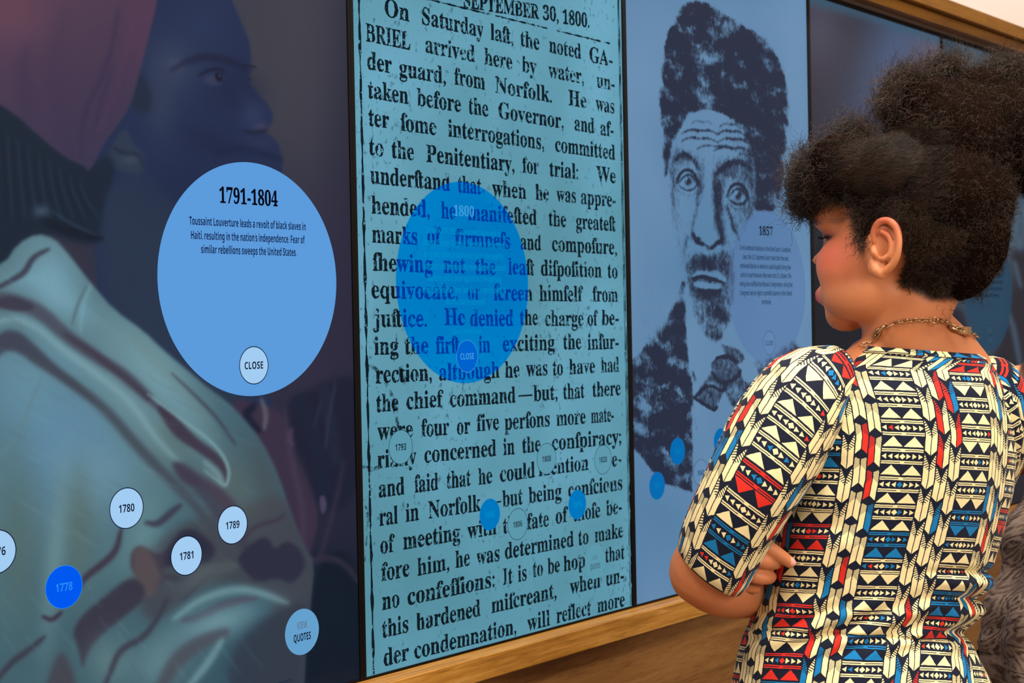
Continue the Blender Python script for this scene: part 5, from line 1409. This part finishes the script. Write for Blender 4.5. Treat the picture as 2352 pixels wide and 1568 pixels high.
C5, th5 = curls(260, 20, ('puff', 'front', 'fringe'), (.014, .034), (.0022, .0044), (1.4, 2.6), .00028, 31)
strands_mesh(C5, th5, 'hair_curls')
C2, th2 = curls(4300, 10, ('nape', 'side', 'front'), (.005, .013), (.0010, .0026), (1.0, 2.2), .00026, 2)
strands_mesh(C2, th2, 'hair_curls')
sm_ = scalp_mask(headV); nz_ = headV-(HC+HZ*.03+HF*.0); nz_ /= np.linalg.norm(nz_, axis=1)[:, None]
pick = np.where((sm_ > .45)&(nz_@FW < .35))[0]; rr_ = np.random.default_rng(21)
pick = rr_.choice(pick, 19000)
rt_ = headV[pick]+rr_.normal(0, .0016, (len(pick), 3))+nz_[pick]*rr_.uniform(.004, .011, (len(pick), 1))
rt_ok = ~inside(rt_, -1, .93)
C4, th4 = curls(0, 10, (), (.005, .011), (.0010, .0026), (1.0, 2.2), .00027, 22, 1.0, .2, (rt_[rt_ok], nz_[pick][rt_ok]))
strands_mesh(C4, th4, 'hair_curls')

C3, th3 = curls(2600, 16, ('fringe',), (.006, .022), (.0018, .0034), (1.6, 3.0), .00028, 3, .8, .55)
strands_mesh(C3, th3, 'fringe_curls')
# hair combed back from the hairline towards the gathered crown
r = np.random.default_rng(5); n = 2600
u_ = r.random(n); S0 = []
ax0 = np.array([1890+r.random()*0, 0])
x0 = 1890+u_*190+r.normal(0, 10, n); y0 = 320+r.random(n)*190
seg = 12; tt = np.linspace(0, 1, seg)
Cw = np.zeros((n, seg, 3))
x1 = x0+r.uniform(70, 130, n); y1 = y0-r.uniform(20, 60, n)
for k in range(seg):
    xx = x0+(x1-x0)*tt[k]; yy = y0+(y1-y0)*tt[k]+6*np.sin(tt[k]*9+x0)
    # nearest hair surface facing the camera at this spot
    best = np.full(n, 9.0); d_ = FW[None, :]+RT[None, :]*((xx-1176)/FPX)[:, None]-UP[None, :]*((yy-784)/FPX)[:, None]
    for c, rr in zip(hc_, hr_):
        o_ = np.stack([(CAM-c)@RT/rr[0]*np.ones(n), (CAM-c)@FW/rr[1]*np.ones(n), (CAM-c)@UP/rr[2]*np.ones(n)], 1)
        dd = np.stack([d_@RT/rr[0], d_@FW/rr[1], d_@UP/rr[2]], 1)
        a = (dd**2).sum(1); b = (o_*dd).sum(1); c_ = (o_**2).sum(1)-1; q = b*b-a*c_
        tq = np.where(q > 0, (-b-np.sqrt(np.maximum(q, 0)))/a, 9.0); best = np.minimum(best, tq)
    Cw[:, k] = CAM+d_*(best-r.uniform(-.002, .004, n))[:, None]
ok = (np.abs(np.diff(Cw@FW, axis=1)) < .02).all(1)&((Cw@FW).max(1) < (CAM@FW)+2.4)
strands_mesh(Cw[ok], .00022, 'combed_hair')
# soft wisps in front of the ear and along the nape
n = 420; r = np.random.default_rng(9)
def wisps(pts, n, ln, seed):
    r = np.random.default_rng(seed); P_ = np.array([Q(*p) for p in pts]); i = r.integers(0, len(P_), n)
    root = P_[i]+r.normal(0, .004, (n, 3)); t = np.linspace(0, 1, 12)[None, :, None]
    D = r.normal(size=(n, 3))*.45+np.array(ln); D /= np.linalg.norm(D, axis=1)[:, None]
    A = np.cross(D, r.normal(size=(n, 3))); A /= np.linalg.norm(A, axis=1)[:, None]; B = np.cross(D, A)
    L_ = r.uniform(.008, .022, n)[:, None, None]; ang = (2*np.pi*r.uniform(.6, 2.2, n)[:, None]*t[..., 0]+r.uniform(0, 6, n)[:, None])[..., None]
    rd = r.uniform(.0008, .0026, n)[:, None, None]
    return root[:, None]+D[:, None]*t*L_+(A[:, None]*np.cos(ang)+B[:, None]*np.sin(ang))*rd
strands_mesh(wisps([(1955, 455, -.02), (1965, 485, -.025), (1975, 510, -.03), (1972, 540, -.034), (1985, 555, -.036), (1925, 450, .0), (1900, 448, .015)], 520, tuple(-HZ*.8-HR*.3), 4), .00022, 'wispy_hair')
strands_mesh(wisps([(2100, 640, .0), (2110, 665, .0), (2130, 685, .0), (2160, 695, .0), (2080, 590, -.01), (2250, 660, .03), (2290, 600, .04)], 700, tuple(-HZ*.8-HR*.2), 6), .00024, 'wispy_hair')

# shoes
SHOE = plain('black_shoe_leather', (.02, .018, .018, 1), .4)
for sg in (-1, 1):
    c = G(sg*.08, 0, 0); sh = Mix(); f2 = -HR*.35+HB*.94; s2 = np.cross(HZ, f2)
    rows_ = []
    for i in range(15):
        a = i/14; y = -.07+.25*a; w2 = .038*math.sin(math.pi*min(1, a*.9+.12))**.45; hh = .075*(1-a)**.7+.028
        for j in range(12):
            t = 2*math.pi*j/12; rows_.append(c+f2*y+s2*w2*math.cos(t)+HZ*max(0.001, hh*.5+hh*.5*math.sin(t)))
    pmesh('shoe', rows_, [(i*12+j, i*12+(j+1) % 12, (i+1)*12+(j+1) % 12, (i+1)*12+j) for i in range(14) for j in range(12)]+[tuple(range(12)), tuple(14*12+j for j in range(12))[::-1]], SHOE, person, True)

# ---------------------------------------------------------------- second visitor, mostly outside the frame: patterned shawl
Z2 = 2.35; M2 = Z2/FPX
def Q2(px, py, dz=0.0): return atD(px, py, Z2+dz)
f2_ = Q2(2470, 784, .1); vis = empty('person', (f2_[0], f2_[1], 0))
tag(vis, 'visitor at the right edge of the frame in a brown-grey paisley shawl', 'person')
def shawl_mat():
    m, nt, out = new_mat('paisley_shawl_cloth')
    p = principled(nt, out, rough=.9, spec=.1)
    uvn = nt.nodes.new('ShaderNodeUVMap'); uvn.uv_map = 'UVMap'
    vo = nt.nodes.new('ShaderNodeTexVoronoi'); vo.inputs['Scale'].default_value = 24; vo.inputs['Randomness'].default_value = .8
    nd = noise(nt, 22, 3.0, uvn.outputs[0]); ad = nt.nodes.new('ShaderNodeVectorMath'); ad.operation = 'MULTIPLY_ADD'
    nt.links.new(nd.outputs['Color'], ad.inputs[0]); ad.inputs[1].default_value = (.045, .045, 0); nt.links.new(uvn.outputs[0], ad.inputs[2])
    nt.links.new(ad.outputs[0], vo.inputs['Vector'])
    d = X(nt, vo.outputs['Distance']); rings = ((d*30.0).sin()+1.0)*.5
    n2 = noise(nt, 130, 4.0, ad.outputs[0], .7); f = rings*.30+X(nt, n2.outputs['Fac'])*1.2-.25
    sp = nt.nodes.new('ShaderNodeSeparateXYZ'); nt.links.new(uvn.outputs[0], sp.inputs[0]); vv = X(nt, sp.outputs[1])
    bands = ((vv*40.0).sin()).gt(.93)
    f = sel(bands, f*.4+.25, f)
    c = ramp(nt, f.v, [(.25, lc(60, 46, 42)), (.42, lc(98, 82, 74)), (.62, lc(136, 120, 110)), (.85, lc(112, 94, 78))])
    nt.links.new(c, p.inputs['Base Color']); bump(nt, n2.outputs['Fac'], p, .3, .001)
    return m
SHAWL = shawl_mat()
rows = [(1085, 2362, 2470, .10), (1110, 2350, 2510, .12), (1150, 2342, 2560, .14), (1200, 2320, 2600, .16), (1260, 2306, 2625, .175), (1320, 2295, 2640, .18), (1400, 2274, 2650, .185), (1470, 2246, 2660, .19), (1500, 2258, 2660, .19), (1568, 2288, 2660, .19), (1700, 2300, 2650, .19), (1950, 2290, 2660, .19)]
yy_ = np.arange(1085, 1951, 9); NV_ = 160; Vs = []; Us = []
for y in yy_:
    l_, r_, dr = (pwl(rows, y, k) for k in (1, 2, 3)); cx_, rx_ = (l_+r_)/2, (r_-l_)/2
    for j in range(NV_+1):
        t = 2*math.pi*j/NV_; ct, st = math.cos(t), math.sin(t)
        fold = .010*math.sin(t*9+y*.006)*min(1, (y-1085)/200)+.008*math.sin((y-.35*(cx_+rx_*ct))*.035)
        Vs.append(Q2(cx_+rx_*ct, y, .1+dr*st)+(RT*ct+FW*st)*fold); Us.append((j/NV_*rx_*M2*6.0, -y*M2))
m_ = NV_+1
sh = pmesh('shawl', Vs, [(i*m_+j, i*m_+j+1, (i+1)*m_+j+1, (i+1)*m_+j) for i in range(len(yy_)-1) for j in range(NV_)], SHAWL, vis, True, Us)
tag(sh, 'paisley shawl in brown and grey'); mo = sh.modifiers.new('thickness', 'SOLIDIFY'); mo.thickness = .003; mo.offset = -1
b2 = Mix()
HC2 = Q2(2468, 960, .1)
F2d = HB*.2-HR*.98; F2d /= np.linalg.norm(F2d); L2d = np.cross(HZ, F2d)
b2.add((head_world(hp, HC2, F2d, L2d, HZ, 1.0), headF))
b2.add(tube([HC2-HZ*.05-F2d*.02, HC2-HZ*.12-F2d*.02, HC2-HZ*.20-F2d*.01], [.05, .05, .07], 20)[:2])
b2.add(ellip(Q2(2475, 1300, .1), (RT*.095, FW*.08, UP*.17))); b2.add(ellip(Q2(2475, 1600, .1), (RT*.105, FW*.10, UP*.2)))
for sg in (-1, 1):
    g = lambda dx, z: np.array([f2_[0], f2_[1], 0])+HR*(sg*dx)+HZ*z
    b2.add(tube([g(.08, .72), g(.085, .45), g(.085, .08)], [.075, .06, .035], 18)[:2])
    b2.add(tube([Q2(2475+sg*70, 1230, .1), Q2(2475+sg*85, 1380, .08), Q2(2475+sg*40, 1440, .02)], [.035, .034, .028], 18)[:2])
v2, fc2 = remesh(b2.V, b2.F, .006, 3)
bo = fast_tris('body', v2, fc2, SKIN, vis, True)
c2_ = np.ones((len(v2), 4), np.float32); c2_[:, :3] = skin_cols(v2, HC2, F2d, L2d, HZ, 1.0)
bo.data.color_attributes.new('Col', 'FLOAT_COLOR', 'POINT').data.foreach_set('color', c2_.ravel())
hv, hf = ellip(HC2-F2d*.025+HZ*.045, (F2d*.105, L2d*.088, HZ*.10), 40); hv = np.array(hv); hv2, hf2_ = ellip(HC2-F2d*.085-HZ*.05, (F2d*.05, L2d*.07, HZ*.11), 32)
mh = Mix().add((hv, hf)).add((hv2, hf2_)); tag(pmesh('hair', mh.V, mh.F, HAIR, vis, True), 'dark smooth hair')
SKT = plain('dark_skirt_cloth', lc(40, 36, 44), .9)
sv_, sf_, _ = tube([Q2(2470, 1500, .1), np.array([f2_[0], f2_[1], .75]), np.array([f2_[0], f2_[1], .35])], [.16, .18, .21], 40, False)
pmesh('skirt', sv_, sf_[:-2], SKT, vis, True)
for sg in (-1, 1):
    rows_ = []; c = np.array([f2_[0], f2_[1], 0])+HR*(sg*.085); s2 = np.cross(HZ, F2d)
    for i in range(13):
        a = i/12; y = -.07+.24*a; w2 = .037*math.sin(math.pi*min(1, a*.9+.12))**.45; hh = .07*(1-a)**.7+.028
        for j in range(12):
            t = 2*math.pi*j/12; rows_.append(c+F2d*y+s2*w2*math.cos(t)+HZ*max(0.001, hh*.5+hh*.5*math.sin(t)))
    pmesh('shoe', rows_, [(i*12+j, i*12+(j+1) % 12, (i+1)*12+(j+1) % 12, (i+1)*12+j) for i in range(12) for j in range(12)]+[tuple(range(12)), tuple(12*12+j for j in range(12))[::-1]], SHOE, vis, True)
